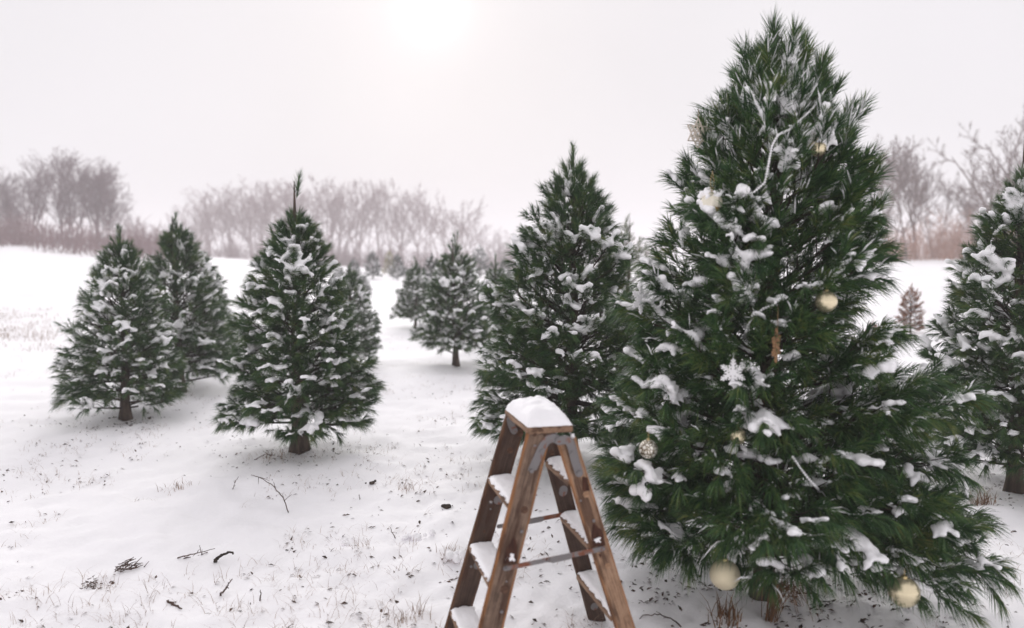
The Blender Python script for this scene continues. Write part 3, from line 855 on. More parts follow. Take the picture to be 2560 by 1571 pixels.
def step_board(sec, z, dep):
    half = lv(sec, z) - TH / 2 - 0.001
    bm_ = box_mesh('step', dep, 0.021, 2 * half, 0.0025, -half, 16, 0.0009, int(z * 1000))
    o = link('step', bm_, lad, WOOD_S)
    o.matrix_basis = Matrix.Translation((lu(sec, z), 0, z - 0.0105)) @ Matrix.Rotation(R(-90), 4, 'X') @ Matrix.Rotation(R(180), 4, 'Z')
    return o
for z in FSTEP: step_board('F', z, 0.092)
for z in RSTEP: step_board('R', z, 0.076)
CU0, CU1, CV = -0.122, 0.043, 0.178
o = link('top_board', box_mesh('top_board', CU1 - CU0, 0.023, 2 * CV, 0.004, -CV, 20, 0.0016, 9), lad, WOOD_S)
o.matrix_basis = Matrix.Translation(((CU0 + CU1) / 2, 0, ZC - 0.0115)) @ Matrix.Rotation(R(-90), 4, 'X') @ Matrix.Rotation(R(180), 4, 'Z')

def lad_plate(name, pts, width, sec, side, off, thick, m, parent=lad):
    """flat bar on a rail face from photo measurements"""
    P3 = [lad_px(x, y, sec, side, off) for x, y in pts]
    v = sum(p.y for p in P3) / len(P3)
    # resample in the (u, z) plane with a smooth curve
    q = np.array([(p.x, p.z) for p in P3]); t = np.linspace(0, 1, len(q)); tt = np.linspace(0, 1, max(2, 5 * (len(q) - 1)))
    q2 = np.c_[np.interp(tt, t, q[:, 0]), np.interp(tt, t, q[:, 1])]
    for _ in range(3 if len(q) > 2 else 0):
        q2[1:-1] = (q2[:-2] + q2[1:-1] * 2 + q2[2:]) / 4
    ol = strip_outline(q2, width)
    return link(name, extrude_outline(name, [(a, v, b) for a, b in ol], (0, -1, 0), thick), parent, m)
def lad_disc(name, px, py, rpx, sec, side, off, h, m, parent=lad):
    p = lad_px(px, py, sec, side, off)
    w = LM @ p; r = rpx * w.y / F_PX
    o = link(name, disc_mesh(name, r, h), parent, m)
    o.matrix_basis = Matrix.Translation(p) @ Matrix.Rotation(R(90), 4, 'X')
    return o
Z1 = lambda x, y: (1230 + x / 5.4, 960 + y / 5.4)
Z2 = lambda x, y: (1100 + x / 4.433, 1230 + y / 4.433)
Z3 = lambda x, y: (1340 + x / 4.433, 1230 + y / 4.433)
hb = lad_plate('hinge_bracket', [Z1(905, 765), Z1(830, 722), Z1(745, 745), Z1(680, 840), Z1(610, 1010), Z1(537, 1180)], 0.030, 'F', -1, 0.001, 0.004, METAL)
hb2 = lad_plate('hinge_bracket', [Z1(905, 765), Z1(985, 745), Z1(1045, 775), Z1(1080, 870), Z1(1120, 1030), Z1(1180, 1205)], 0.030, 'F', -1, 0.0054, 0.0035, METAL)
lad_plate('rust_slot', [Z1(710, 855), Z1(755, 790), Z1(830, 755)], 0.011, 'F', -1, 0.0056, 0.0012, RUSTY, hb)
for x, y, r, par in ((675, 910, 5.2, hb), (537, 1180, 5.6, hb)):
    lad_disc('rivet', *Z1(x, y), r, 'F', -1, 0.0065, 0.004, METAL, par)
for x, y, r, par in ((905, 765, 5.5, hb2), (1088, 930, 5.0, hb2), (1178, 1205, 5.6, hb2)):
    lad_disc('rivet', *Z1(x, y), r, 'F', -1, 0.0105, 0.004, METAL if x > 910 else RUSTY, par)
# the far pair of hinge brackets, seen edge on between the rails
for sec in ('F', 'R'):
    lad_plate('hinge_bracket', [Z1(905, 765), Z1(830, 722), Z1(745, 745), Z1(680, 840), Z1(610, 1010), Z1(537, 1180)] if sec == 'F' else [Z1(905, 765), Z1(985, 745), Z1(1045, 775), Z1(1080, 870), Z1(1120, 1030), Z1(1180, 1205)],
              0.030, 'F', -1, -2 * lv('F', 0.85) - TH - 0.004 - (0.005 if sec == 'R' else 0), 0.0035, METAL)
pl = lad_plate('top_bracket', [Z1(245, 480), Z1(262, 560), Z1(295, 630)], 0.028, 'F', 1, 0.001, 0.003, METAL)
lad_disc('rivet', *Z1(303, 618), 3.5, 'F', 1, 0.005, 0.003, METAL, pl)
# spreader bars: two flat links with a locking joint, near and far
def spreader(pa, pb, side, m_a, m_b):
    A = lad_px(*pa, 'F', side, 0.002); B = lad_px(*pb, 'R', side, 0.002)
    root = None
    for (f0, f1, w, off, m, nm) in ((0.0, 0.53, 0.016, 0.0, m_a, 'spreader_bar'), (0.44, 1.0, 0.017, -0.0045, m_b, 'link'), (0.47, 0.64, 0.022, -0.0085, METAL, 'lock_joint')):
        p, q = A.lerp(B, f0), A.lerp(B, f1); d = (q - p).normalized(); n = Vector((0, -1, 0)); n = (n - d * n.dot(d)).normalized(); s_ = d.cross(n)
        ol = strip_outline([(0, 0), ((q - p).length / 2, 0), ((q - p).length, 0)], w)
        o = link(nm, extrude_outline(nm, [p - n * off + d * a + s_ * b for a, b in ol], n, 0.003), root or lad, m)
        root = root or o
    for P_ in (A, B):
        o = link('rivet', disc_mesh('rivet', 0.0055, 0.006), root, METAL); o.matrix_basis = Matrix.Translation(P_ + Vector((0, -0.0075, 0))) @ Matrix.Rotation(R(90), 4, 'X')
spreader(Z2(722, 850), Z3(742, 622), -1, RUSTY, RUSTY)
spreader(Z2(650, 382), Z3(300, 245), 1, METAL, RUSTY)
# plugs, nails, step discs
for z_, x, y, r, sec, side, m in (
    (Z2, 935, 200, 10, 'F', -1, PLUG), (Z2, 715, 1085, 11, 'F', -1, PLUG), (Z2, 905, 440, 4.3, 'F', -1, METAL), (Z2, 683, 1330, 4.3, 'F', -1, METAL),
    (Z2, 737, 992, 2.6, 'F', -1, METAL), (Z1, 575, 690, 5, 'F', -1, PLUG), (Z1, 580, 842, 4.4, 'F', -1, RUSTY), (Z1, 715, 668, 4.2, 'F', -1, PLUG),
    (Z1, 1270, 1495, 8.6, 'R', -1, PLUG_L), (Z3, 640, 320, 4.2, 'R', -1, METAL), (Z3, 797, 822, 8.2, 'R', -1, PLUG_L), (Z3, 495, 98, 2.6, 'R', -1, METAL),
    (Z1, 245, 900, 8.5, 'F', 1, PLUG), (Z1, 380, 668, 9, 'F', 1, PLUG), (Z2, 560, 190, 2.6, 'F', 1, METAL), (Z2, 490, 437, 4, 'F', 1, PLUG), (Z2, 345, 828, 3.6, 'F', 1, METAL),
    (Z1, 805, 930, 8, 'R', 1, PLUG), (Z3, 365, 255, 3.4, 'R', 1, METAL)):
    lad_disc('bolt', *z_(x, y), r, sec, side, 0.0005, 0.003 if r > 7 else 0.005, m)
for z_, x, y, r, sec in ((Z2, 645, 92, 12, 'F'), (Z2, 418, 815, 11, 'F'), (Z1, 965, 1430, 11.5, 'R'), (Z3, 648, 1270, 10.5, 'R'), (Z3, 300, 5, 11, 'R')):
    d_ = lad_disc('step_disc', *z_(x, y), r, sec, 1, 0.001, 0.003, METAL)
    lad_disc('rod_nut', *z_(x + 3, y + 12), 2.6, sec, 1, 0.004, 0.006, METAL, d_)
# torn dark scars in the near rails, with a little snow caught in them
def scar(pts, sec):
    P3 = []
    rg = random.Random(len(pts) * 7 + int(pts[0][0]))
    for i in range(len(pts)):
        a, b = pts[i], pts[(i + 1) % len(pts)]
        for k in range(5):
            f = k / 5; P3.append((a[0] + (b[0] - a[0]) * f + rg.uniform(-1.1, 1.1), a[1] + (b[1] - a[1]) * f + rg.uniform(-1.4, 1.4)))
    P3 = [lad_px(x, y, sec, -1, 0.0022) for x, y in P3]
    # centre line of the scar keeps to the leaning face
    link('scar', extrude_outline('scar', P3, (0, 1, 0), 0.0012), lad, SCAR)
scar([Z2(818, 492), Z2(850, 560), Z2(856, 780), Z2(700, 800), Z2(735, 640)], 'F')
scar([Z3(640, 345), Z3(735, 430), Z3(770, 595), Z3(630, 605), Z3(615, 470)], 'R')
scar([Z1(1218, 1255), Z1(1290, 1270), Z1(1315, 1450), Z1(1222, 1450)], 'R')
scar([Z3(690, 690), Z3(725, 690), Z3(715, 730)], 'R')
def snow_bits(name, label, pts, rad, voxel=0.003, group=None, seed=0):
    rg = np.random.default_rng(seed); C, Rs = [], []
    for p in pts:
        for k in range(6):
            C.append(np.array(p) + rg.normal(0, rad * 0.55, 3)); Rs.append(rad * rg.uniform(0.35, 0.7))
    V, Q, T = blobs(np.array(C), np.array(Rs), voxel)
    me = mesh_np(name, V, [f for f in (Q, T) if len(f)], True)
    return thing(name, label, 'snow', group=group, me=me, mat=SNOW)
for (z_, pts, sec, lab) in ((Z2, ((800, 700), (810, 745), (775, 730)), 'F', 'crumb of snow stuck above the spreader on the near front rail'),
                            (Z3, ((690, 525), (715, 545), (665, 535)), 'R', 'crumb of snow stuck in the scar of the near rear rail'),
                            (Z1, ((1085, 692), (1080, 700)), 'F', 'small white snow ball on top of the rear rail by the hinge')):
    snow_bits('snow_crumb', lab, [LM @ lad_px(*z_(x, y), sec, -1, 0.004 if z_ is not Z1 else -0.008) for x, y in pts], 0.0085, 0.0022, 'snow crumbs on the ladder', int(pts[0][0]))

def snow_slab(name, label, u0, u1, v0, v1, z, hmax, pw=4.0, ragged=0.006, seed=0, nu=26, nv=40, peak=(0.5, 0.5), skew=0.0):
    """rounded pad of snow lying on a board (ladder space)"""
    gu, gv = np.meshgrid(np.linspace(-1, 1, nu), np.linspace(-1, 1, nv), indexing='ij')
    a, b = gu.ravel(), gv.ravel()
    rim = (1 - np.abs(a) ** pw) * (1 - np.abs(b) ** (pw * 1.2))
    h = hmax * np.power(np.clip(rim, 0, 1), 0.42)
    pk = np.exp(-(((a - peak[0]) / 1.3) ** 2 + ((b - peak[1]) / 1.3) ** 2)); h = h * (0.72 + 0.28 * pk)
    uu = (u0 + u1) / 2 + a * (u1 - u0) / 2; vv = (v0 + v1) / 2 + b * (v1 - v0) / 2
    p = np.c_[uu, vv, 0 * uu]
    h = h * (1 + 0.16 * noise3(p, 26, seed) + 0.09 * noise3(p, 75, seed + 1))
    edge = (np.maximum(np.abs(a), np.abs(b)) > 0.94)
    uu = uu + edge * np.sign(a) * (np.abs(a) > 0.94) * ragged * noise3(np.c_[uu, vv, 0 * uu], 95, seed + 2)
    vv = vv + edge * np.sign(b) * (np.abs(b) > 0.94) * ragged * noise3(np.c_[uu, vv, 0 * uu], 95, seed + 3)
    top = np.c_[uu, vv, z + 0.002 + h]; bot = np.c_[uu, vv, np.full(len(uu), z + 0.0008)]
    W_ = np.array(LM)[:3]
    V = np.vstack([top, bot]) @ W_[:, :3].T + W_[:, 3]
    i = np.arange(nu - 1)[:, None] * nv; j = np.arange(nv - 1)[None]
    Q = np.stack([i + j, i + nv + j, i + nv + j + 1, i + j + 1], -1).reshape(-1, 4); n = nu * nv
    ring = np.concatenate([np.arange(nv), np.arange(1, nu) * nv + nv - 1, (nu - 1) * nv + np.arange(nv - 2, -1, -1), np.arange(nu - 2, 0, -1) * nv])
    rk = np.roll(ring, -1); Sd = np.stack([ring, rk, rk + n, ring + n], -1)
    thing(name, label, 'snow', me=mesh_np(name, V, [Q, Q[:, ::-1] + n, Sd], True), mat=SNOW_PAD)
snow_slab('snow_pad', 'thick rounded snow pad on the top board of the ladder', CU0 + 0.002, CU1 - 0.001, -CV + 0.003, CV - 0.001, ZC, 0.062, 3.0, 0.003, 1, peak=(0.1, 0.5))
names_ = ('upper', 'middle', 'lowest visible')
for k, z in enumerate(FSTEP):
    hv_ = lv('F', z) - TH / 2 - 0.003; u = lu('F', z)
    snow_slab('snow_pad', f'snow on the {names_[k]} step of the left frame of the ladder', u - 0.044, u + 0.045, -hv_, hv_, z, 0.018, 9.0, 0.011, 20 + k)
for k, z in enumerate(RSTEP):
    hv_ = lv('R', z) - TH / 2 - 0.003; u = lu('R', z)
    snow_slab('snow_pad', f'snow on the {names_[k]} step of the right frame of the ladder', u - 0.034, u + 0.036, -hv_, hv_, z, 0.024, 9.0, 0.010, 30 + k)

# ------------------------------------------------------------------ ornaments on the tallest pine
def orn(px, py, out=0.03):
    """where the line of sight of a photo pixel (2464 view) meets the front of the decorated crown"""
    Y = BIG.y - 0.4
    for _ in range(10):
        p = at(px * K, py * K, Y); dx = p.x - BIG.x; t = np.clip((p.z - BIG.z) / BIG_H, 0, 1)
        r = min(big_prof(t, -1.57 + 0.9 * np.clip(dx / 0.5, -1, 1)), 0.75)
        r = max(r - 0.045, 0.08); Y = BIG.y - math.sqrt(max(r * r - dx * dx, 0.01)) * 0.92 - out
    return at(px * K, py * K, Y)
def gold_mat(name, c, rough, metallic, glitter=0.0):
    m, nt, b = mat(name)
    b.inputs['Base Color'].default_value = (*c, 1); b.inputs['Roughness'].default_value = rough; b.inputs['Metallic'].default_value = metallic
    t = N(nt, 'ShaderNodeTexCoord'); n1 = N(nt, 'ShaderNodeTexNoise', Scale=900.0, Detail=2.0); nt.links.new(t.outputs['Object'], n1.inputs['Vector'])
    bp = N(nt, 'ShaderNodeBump', Strength=glitter, Distance=0.002); nt.links.new(n1.outputs['Fac'], bp.inputs['Height']); nt.links.new(bp.outputs['Normal'], b.inputs['Normal'])
    return m
GOLD = gold_mat('champagne_gold', (0.80, 0.70, 0.48), 0.24, 0.75, 0.1)
GOLD_G = gold_mat('glitter_gold', (0.8, 0.71, 0.5), 0.34, 0.6, 0.9)
CAPM = gold_mat('ornament_cap', (0.6, 0.48, 0.25), 0.3, 1.0)
STRING = gold_mat('gold_string', (0.6, 0.42, 0.16), 0.6, 0.2)
TWINE = gold_mat('twine', (0.26, 0.17, 0.09), 0.9, 0.0)
WHITE = gold_mat('white_paint', (0.86, 0.85, 0.86), 0.6, 0.0, 0.2)
CREAM = gold_mat('cream_lacquer', (0.82, 0.77, 0.64), 0.4, 0.1, 0.1)
AMBER = gold_mat('amber_glass', (0.45, 0.30, 0.08), 0.2, 0.5)
WICK = gold_mat('pale_wicker', (0.62, 0.55, 0.47), 0.8, 0.0)
WOOD_O = noisy_mat('ornament_wood', [(0.3, (0.12, 0.07, 0.05)), (0.5, (0.30, 0.17, 0.09)), (0.72, (0.42, 0.25, 0.13))], 60, stretch=(1, 1, 0.2))
m_, nt_, b_ = mat('crackled_mercury_glass')
t_ = N(nt_, 'ShaderNodeTexCoord'); v_ = N(nt_, 'ShaderNodeTexVoronoi', feature='DISTANCE_TO_EDGE', Scale=70.0); n_ = N(nt_, 'ShaderNodeTexNoise', Scale=45.0, Detail=4.0)
nt_.links.new(t_.outputs['Object'], v_.inputs['Vector']); nt_.links.new(t_.outputs['Object'], n_.inputs['Vector'])
mu_ = N(nt_, 'ShaderNodeMath', operation='MULTIPLY'); nt_.links.new(v_.outputs['Distance'], mu_.inputs[0]); nt_.links.new(n_.outputs['Fac'], mu_.inputs[1])
r_ = ramp(nt_, [(0.02, (0.10, 0.07, 0.04)), (0.05, (0.55, 0.48, 0.35)), (0.09, (0.88, 0.85, 0.78))]); nt_.links.new(mu_.outputs[0], r_.inputs['Fac']); nt_.links.new(r_.outputs['Color'], b_.inputs['Base Color'])
b_.inputs['Metallic'].default_value = 0.6; b_.inputs['Roughness'].default_value = 0.3
MERC = m_

def lathe_mesh(name, prof, seg=32, ridge=0, amp=0.0):
    V = []
    for k in range(seg):
        a = 2 * math.pi * k / seg
        f = 1 + amp * math.cos(ridge * a) if ridge else 1
        V += [(r * f * math.cos(a), r * f * math.sin(a), z) for r, z in prof]
    n = len(prof); Q = []
    for k in range(seg):
        for i in range(n - 1):
            Q.append((k * n + i, ((k + 1) % seg) * n + i, ((k + 1) % seg) * n + i + 1, k * n + i + 1))
    return mesh_np(name, np.array(V), [np.array(Q)], True)
def tube_mesh(name, pts, r, sides=6):
    pts = np.array(pts, float); V, Q = tubes([(pts, np.full(len(pts), r))], sides)
    return mesh_np(name, V, [Q], True)
def hanging_loop(par, z0, h, m, r=0.0007, gap=0.005):
    pts = [(-gap * 0.1, 0, z0), (-gap / 2, 0, z0 + h * 0.5), (0, 0, z0 + h), (gap / 2, 0, z0 + h * 0.5), (gap * 0.1, 0, z0)]
    link('string', tube_mesh('string', pts, r), par, m)
def ball(px, py, rpx, label, m, out=0.03, loop=0.03, name='bauble'):
    p = orn(px, py, out); r = rpx * K * p.y / F_PX
    root = thing(name, label, 'ornament', p, random.Random(px).random() * 6, 'ornaments on the decorated pine')
    a = np.linspace(-math.pi / 2, math.pi / 2, 22)
    link('ball', lathe_mesh('ball', [(r * math.cos(x), r * math.sin(x)) for x in a]), root, m)
    link('cap', lathe_mesh('cap', [(r * .2, r * .95), (r * .2, r * 1.08), (r * .17, r * 1.12), (0.0005, r * 1.13)], 16), root, CAPM)
    hanging_loop(root, r * 1.1, loop, STRING)
    return root, r
ball(1744, 1383, 37, 'large pale gold glitter ball under the lowest front boughs above the leaf litter', GOLD_G, 0.05)
ball(2175, 1425, 37, 'largest pale gold ball, hanging from the lowest right bough near the snow', GOLD, 0.03)
ball(1988, 726, 26, 'gold ball hanging at mid height on the right flank of the tree', GOLD, 0.01)
ball(1776, 1050, 20, 'gold ball half covered by a snowy spray in the middle of the tree', GOLD, -0.02)
ball(1560, 1081, 23, 'crackled silvery glass ball on the left side near the ladder', MERC, 0.09)
ball(1968, 357, 20, 'gold ball tucked into the needles high on the right side', GOLD, -0.09)
# ribbed cream ornament with amber foot
p = orn(1713, 487, 0.10); r = 25 * K * p.y / F_PX
root = thing('bauble', 'cream shell shaped ornament with a snow cap, hanging high on the left on gold strings', 'ornament', p, 0.4, 'ornaments on the decorated pine')
link('shell', lathe_mesh('shell', [(0.001, r * .95), (r * .5, r * .85), (r * .9, r * .45), (r * 1.0, r * .05), (r * .97, -r * .25), (r * .85, -r * .5)], 48, 12, 0.045), root, CREAM)
link('foot', lathe_mesh('foot', [(r * .84, -r * .42), (r * .72, -r * .72), (r * .4, -r * .98), (0.001, -r * 1.02)], 32, 12, 0.03), root, AMBER)
hanging_loop(root, r * 0.9, 0.085, STRING, 0.0012, 0.018)
snow_bits('snow_lump', 'snow cap on the cream shell shaped ornament', [p + Vector((a * r * .5, -r * .1 + b * r * .4, r * .78)) for a in (-1, 0, 1) for b in (-1, 0, 1)], r * .42, 0.004, None, 3)

def snowflake_mesh(name, rad, thick, holes=True):
    half = [(0.29 - 0.048, 0.502 + 0.028), (0.155, 0.40), (0.075, 0.44), (0.215, 0.635), (0.155, 0.70), (0.062, 0.60), (0.06, 0.67), (0.185, 0.83), (0.125, 0.89), (0.055, 0.81), (0.05, 0.96), (0.0, 1.0)]
    # arms run clockwise: reorder each arm left to right
    pts = []
    for k in range(6):
        a = k * math.pi / 3
        for x, y in [(-x, y) for x, y in half[:-1]] + [half[-1]] + [(x, y) for x, y in half[:-1][::-1]]:
            pts.append((x * math.cos(a) + y * math.sin(a), -x * math.sin(a) + y * math.cos(a)))
    bm = bmesh.new()
    vs = [bm.verts.new((x * rad, 0, y * rad)) for x, y in pts]
    es = [bm.edges.new((vs[i], vs[(i + 1) % len(vs)])) for i in range(len(vs))]
    if holes:
        for k in range(6):
            a = k * math.pi / 3 + math.pi / 6
            hp = [(0.0, 0.22), (0.055, 0.29), (0.0, 0.36), (-0.055, 0.29)]
            hv2 = [bm.verts.new(((x * math.cos(a) + y * math.sin(a)) * rad, 0, (-x * math.sin(a) + y * math.cos(a)) * rad)) for x, y in hp]
            es += [bm.edges.new((hv2[i], hv2[(i + 1) % 4])) for i in range(4)]
    g = bmesh.ops.triangle_fill(bm, use_beauty=True, edges=es)
    fs = [f for f in g['geom'] if isinstance(f, bmesh.types.BMFace)]
    ex = bmesh.ops.extrude_face_region(bm, geom=fs)
    for v in [x for x in ex['geom'] if isinstance(x, bmesh.types.BMVert)]:
        v.co.y += thick
    return bm_mesh(name, bm)
def flake(px, py, rpx, label, m, rotz, sm, out=0.05, loop=0.05, thick=0.004):
    p = orn(px, py, out); r = rpx * K * p.y / F_PX
    root = thing('snowflake_ornament', label, 'ornament', p, rotz, 'ornaments on the decorated pine')
    link('snowflake', snowflake_mesh('snowflake', r, thick), root, m)
    hanging_loop(root, r, loop, sm)
flake(1764, 897, 36, 'white flat snowflake hanging in the middle of the decorated tree', WHITE, 0.1, WHITE, 0.12, 0.03)
flake(1543, 720, 37, 'small white snowflake at the left tips of the decorated tree', WHITE, 0.75, WHITE, 0.05, 0.04)
flake(1870, 832, 42, 'brown wooden snowflake turned nearly edge on, hanging on twine', WOOD_O, 1.02, TWINE, 0.11, 0.085, 0.007)
# woven star, high on the left
p = orn(1680, 322, -0.05); r = 36 * K * p.y / F_PX
root = thing('woven_star', 'pale woven wicker star half buried in needles high on the left', 'ornament', p, 0.5, 'ornaments on the decorated pine')
bars = []
for tri in (0, 1):
    c3 = [np.array([math.sin(a) * r, 0.003 * tri, math.cos(a) * r]) for a in (tri * math.pi + k * 2 * math.pi / 3 for k in range(3))]
    for i in range(3):
        a, b = c3[i], c3[(i + 1) % 3]; c = c3[(i + 2) % 3]
        bars.append((np.array([a, b]), np.array([0.003, 0.003])))
        for f in (0.25, 0.5, 0.75):
            bars.append((np.array([a + (c - a) * f, b + (c - b) * f]), np.array([0.0022, 0.0022])))
V_, Q_ = tubes(bars, 5)
link('lattice', mesh_np('lattice', V_, [Q_], True), root, WICK)
hanging_loop(root, r, 0.04, TWINE)

# bead garland wound round the tree, dipping in and out of the needles
gp = []
def gfront(seq, out=0.03):
    for x, y in seq:
        gp.append(np.array(orn(x, y, out)))
def gback(t0, t1, a0, a1, n=10, k=0.72):
    for i in range(n):
        f = (i + 0.5) / n; t = t0 + (t1 - t0) * f; a = a0 + (a1 - a0) * f; r = big_prof(t, a) * k
        gp.append(np.array(BIG) + np.array([math.cos(a) * r, math.sin(a) * r, t * BIG_H]))
gfront([(1985, 215), (1955, 262), (1925, 290), (1900, 312)], 0.02); gfront([(1872, 325), (1858, 350), (1851, 385), (1846, 415), (1840, 440)], 0.05); gfront([(1815, 462), (1790, 472), (1762, 486), (1735, 490)], 0.05)
gback(0.68, 0.55, math.pi, 0.0, 12, 0.6)
gfront([(1935, 735), (1900, 735)], -0.25); gfront([(1858, 735), (1838, 742), (1815, 760), (1803, 778), (1796, 796)], 0.045)
gfront([(1788, 815), (1770, 830)], -0.3)
gback(0.44, 0.30, math.pi * 0.9, 0.2, 12, 0.5)
gfront([(2010, 1190), (1975, 1185)], -0.25); gfront([(1960, 1168), (1945, 1152), (1925, 1125), (1908, 1100)], 0.03); gfront([(1895, 1110), (1885, 1150)], -0.3)
gp = np.array(gp)
t = np.concatenate([[0], np.cumsum(np.linalg.norm(np.diff(gp, axis=0), axis=1))])
tt = np.arange(0, t[-1], 0.0105); path = np.c_[[np.interp(tt, t, gp[:, k]) for k in range(3)]].T
garl = thing('bead_garland', 'white bead garland winding round the decorated tree', 'garland', path[0])
path = path - path[0]
rb = 0.0056 * (1 + 0.12 * noise3(path, 400, 4))
V_ = (path[:, None] + ICO_V[None] * rb[:, None, None]).reshape(-1, 3)
F_ = (ICO_F[None] + (np.arange(len(path)) * len(ICO_V))[:, None, None]).reshape(-1, 3)
o = link('beads', mesh_np('beads', V_, [F_], True), garl, WHITE); o['kind'] = 'stuff'
link('string', tube_mesh('string', path[::2], 0.0012, 4), garl, WHITE)

# ------------------------------------------------------------------ ground details
rng = np.random.default_rng(77)
def blades(base_pts, hts, w, lean, rng):
    n = len(base_pts); az = rng.uniform(0, 6.28, n)
    d = np.c_[np.cos(az) * lean * rng.uniform(0.3, 1.2, n), np.sin(az) * lean * rng.uniform(0.3, 1.2, n), np.ones(n)]
    mid = base_pts + d * (hts * 0.55)[:, None]
    end = mid + (d + np.c_[np.cos(az), np.sin(az), -0.3 * np.ones(n)] * lean) * (hts * 0.45)[:, None]
    sd = np.c_[-np.sin(az), np.cos(az), 0 * az] * (w * rng.uniform(0.7, 1.3, n) * 0.5)[:, None]
    V = np.stack([base_pts - sd, base_pts + sd, mid + sd * .8, mid - sd * .8, end], 1).reshape(-1, 3)
    o = np.arange(n)[:, None] * 5
    return V, np.concatenate([o + [0, 1, 2], o + [0, 2, 3], o + [3, 2, 4]])
# sparse dry grass poking through the snow
B, Hh = [], []
n_t = 0
while n_t < 3300:
    d = 2.4 * (9.0 ** rng.random()); a = math.radians(rng.uniform(-40, 40)); x, y = d * math.sin(a), d * math.cos(a)
    dens = noise3(np.array([[x, y, 0.0]]), 0.9, 12)[0] * 0.7 + noise3(np.array([[x, y, 0.0]]), 2.6, 13)[0] * 0.5 + (0.15 if x < -0.5 else -0.05)
    if dens < 0.0:
        continue
    n_t += 1
    k = rng.integers(2, 7); q = np.c_[x + rng.normal(0, 0.03, k), y + rng.normal(0, 0.03, k)]
    z = terrain(q[:, 0], q[:, 1]) - 0.01
    B.append(np.c_[q, z]); Hh.append(rng.uniform(0.02, 0.07, k))
B = np.vstack(B); Hh = np.concatenate(Hh); BLADES = B
V_, T_ = blades(B, Hh, 0.0018, 1.1, rng)
o = link('grass', mesh_np('grass', V_, [T_], False), mat=STRAW); o['kind'] = 'stuff'; o['label'] = 'sparse dry straw coloured grass poking through the snow'; o['category'] = 'grass'
# taller beige grass in the far left of the field
B, Hh = [], []
for i in range(70):
    px = rng.uniform(-60, 120); Y = rng.uniform(13, 20); b = far(px, Y)
    k = 14; q = np.c_[b.x + rng.normal(0, 0.16, k), b.y + rng.normal(0, 0.16, k)]
    B.append(np.c_[q, terrain(q[:, 0], q[:, 1]) - 0.02]); Hh.append(rng.uniform(0.08, 0.34, k) * (0.4 + 0.6 * (noise3(np.array([[b.x, b.y, 0.0]]), 0.5, 31)[0] > 0.1)))
V_, T_ = blades(np.vstack(B), np.concatenate(Hh), 0.008, 0.5, rng)
o = link('grass', mesh_np('grass', V_, [T_], False), mat=STRAW); o['kind'] = 'stuff'; o['label'] = 'beige dead grass standing in the snow at the far left'; o['category'] = 'grass'
# leaf litter under the pines; crust flecks paint the dark gaps beneath snow lumps
def litter(name, label, pts, size, rng, lift=0.004):  # also draws the crust flecks that paint shade beneath snow lumps
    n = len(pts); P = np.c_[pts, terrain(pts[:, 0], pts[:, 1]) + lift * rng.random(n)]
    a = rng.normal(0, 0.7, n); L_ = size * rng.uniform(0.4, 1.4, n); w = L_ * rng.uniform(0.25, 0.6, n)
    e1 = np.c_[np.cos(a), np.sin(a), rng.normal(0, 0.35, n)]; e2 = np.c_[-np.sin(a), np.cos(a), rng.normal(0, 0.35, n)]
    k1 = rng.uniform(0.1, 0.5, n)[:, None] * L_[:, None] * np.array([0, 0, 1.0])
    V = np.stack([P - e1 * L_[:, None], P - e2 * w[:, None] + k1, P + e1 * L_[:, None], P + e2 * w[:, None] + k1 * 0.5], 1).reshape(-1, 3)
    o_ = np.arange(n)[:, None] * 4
    o = link(name, mesh_np(name, V, [np.concatenate([o_ + [0, 1, 3], o_ + [1, 2, 3]])], False), mat=LITTER_AND_GAPS)
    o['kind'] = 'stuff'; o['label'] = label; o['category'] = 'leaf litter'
def ring_pts(c, r0, sx, sy, n, seed):
    g = np.random.default_rng(seed); p = np.c_[c.x + g.normal(0, sx, n), c.y + g.normal(0, sy, n)]
    k = noise3(np.c_[p, 0 * p[:, 0]], 7.0, seed) + 0.6 * noise3(np.c_[p, 0 * p[:, 0]], 18.0, seed + 1)
    return p[k > -0.15]
litter('litter_and_gaps', 'dark fallen leaves and bark bits round the foot of the decorated pine', ring_pts(BIG, 0.1, 0.46, 0.30, 1500, 3), 0.013, rng)
bR = base(2440, 1185); bLC = base(722, 1085); bL = base(303, 1012); bP = base(1097, 880)
litter('litter_and_gaps', 'dark fallen leaves round the foot of the right pine', ring_pts(bR, 0.1, 0.42, 0.30, 700, 5), 0.014, rng)
litter('litter_and_gaps', 'brown needles and bits round the flared trunk of the dark pine', ring_pts(bLC, 0.1, 0.40, 0.28, 500, 7), 0.012, rng)
litter('litter_and_gaps', 'brown needles round the foot of the frosted left pine', ring_pts(bL, 0.1, 0.35, 0.25, 260, 9), 0.016, rng)
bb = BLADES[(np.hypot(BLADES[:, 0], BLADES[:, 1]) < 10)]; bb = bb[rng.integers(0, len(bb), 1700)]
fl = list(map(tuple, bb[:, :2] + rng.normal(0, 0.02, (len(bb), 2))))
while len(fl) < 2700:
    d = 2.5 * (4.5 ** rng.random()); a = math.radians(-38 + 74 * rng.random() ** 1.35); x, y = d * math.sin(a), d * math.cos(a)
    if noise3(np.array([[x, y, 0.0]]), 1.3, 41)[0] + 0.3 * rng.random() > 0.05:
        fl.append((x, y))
litter('litter_and_gaps', 'tiny dark flecks on the snow crust, painted as shaded gaps under its lumps', np.array(fl), 0.0125, rng, 0.008)

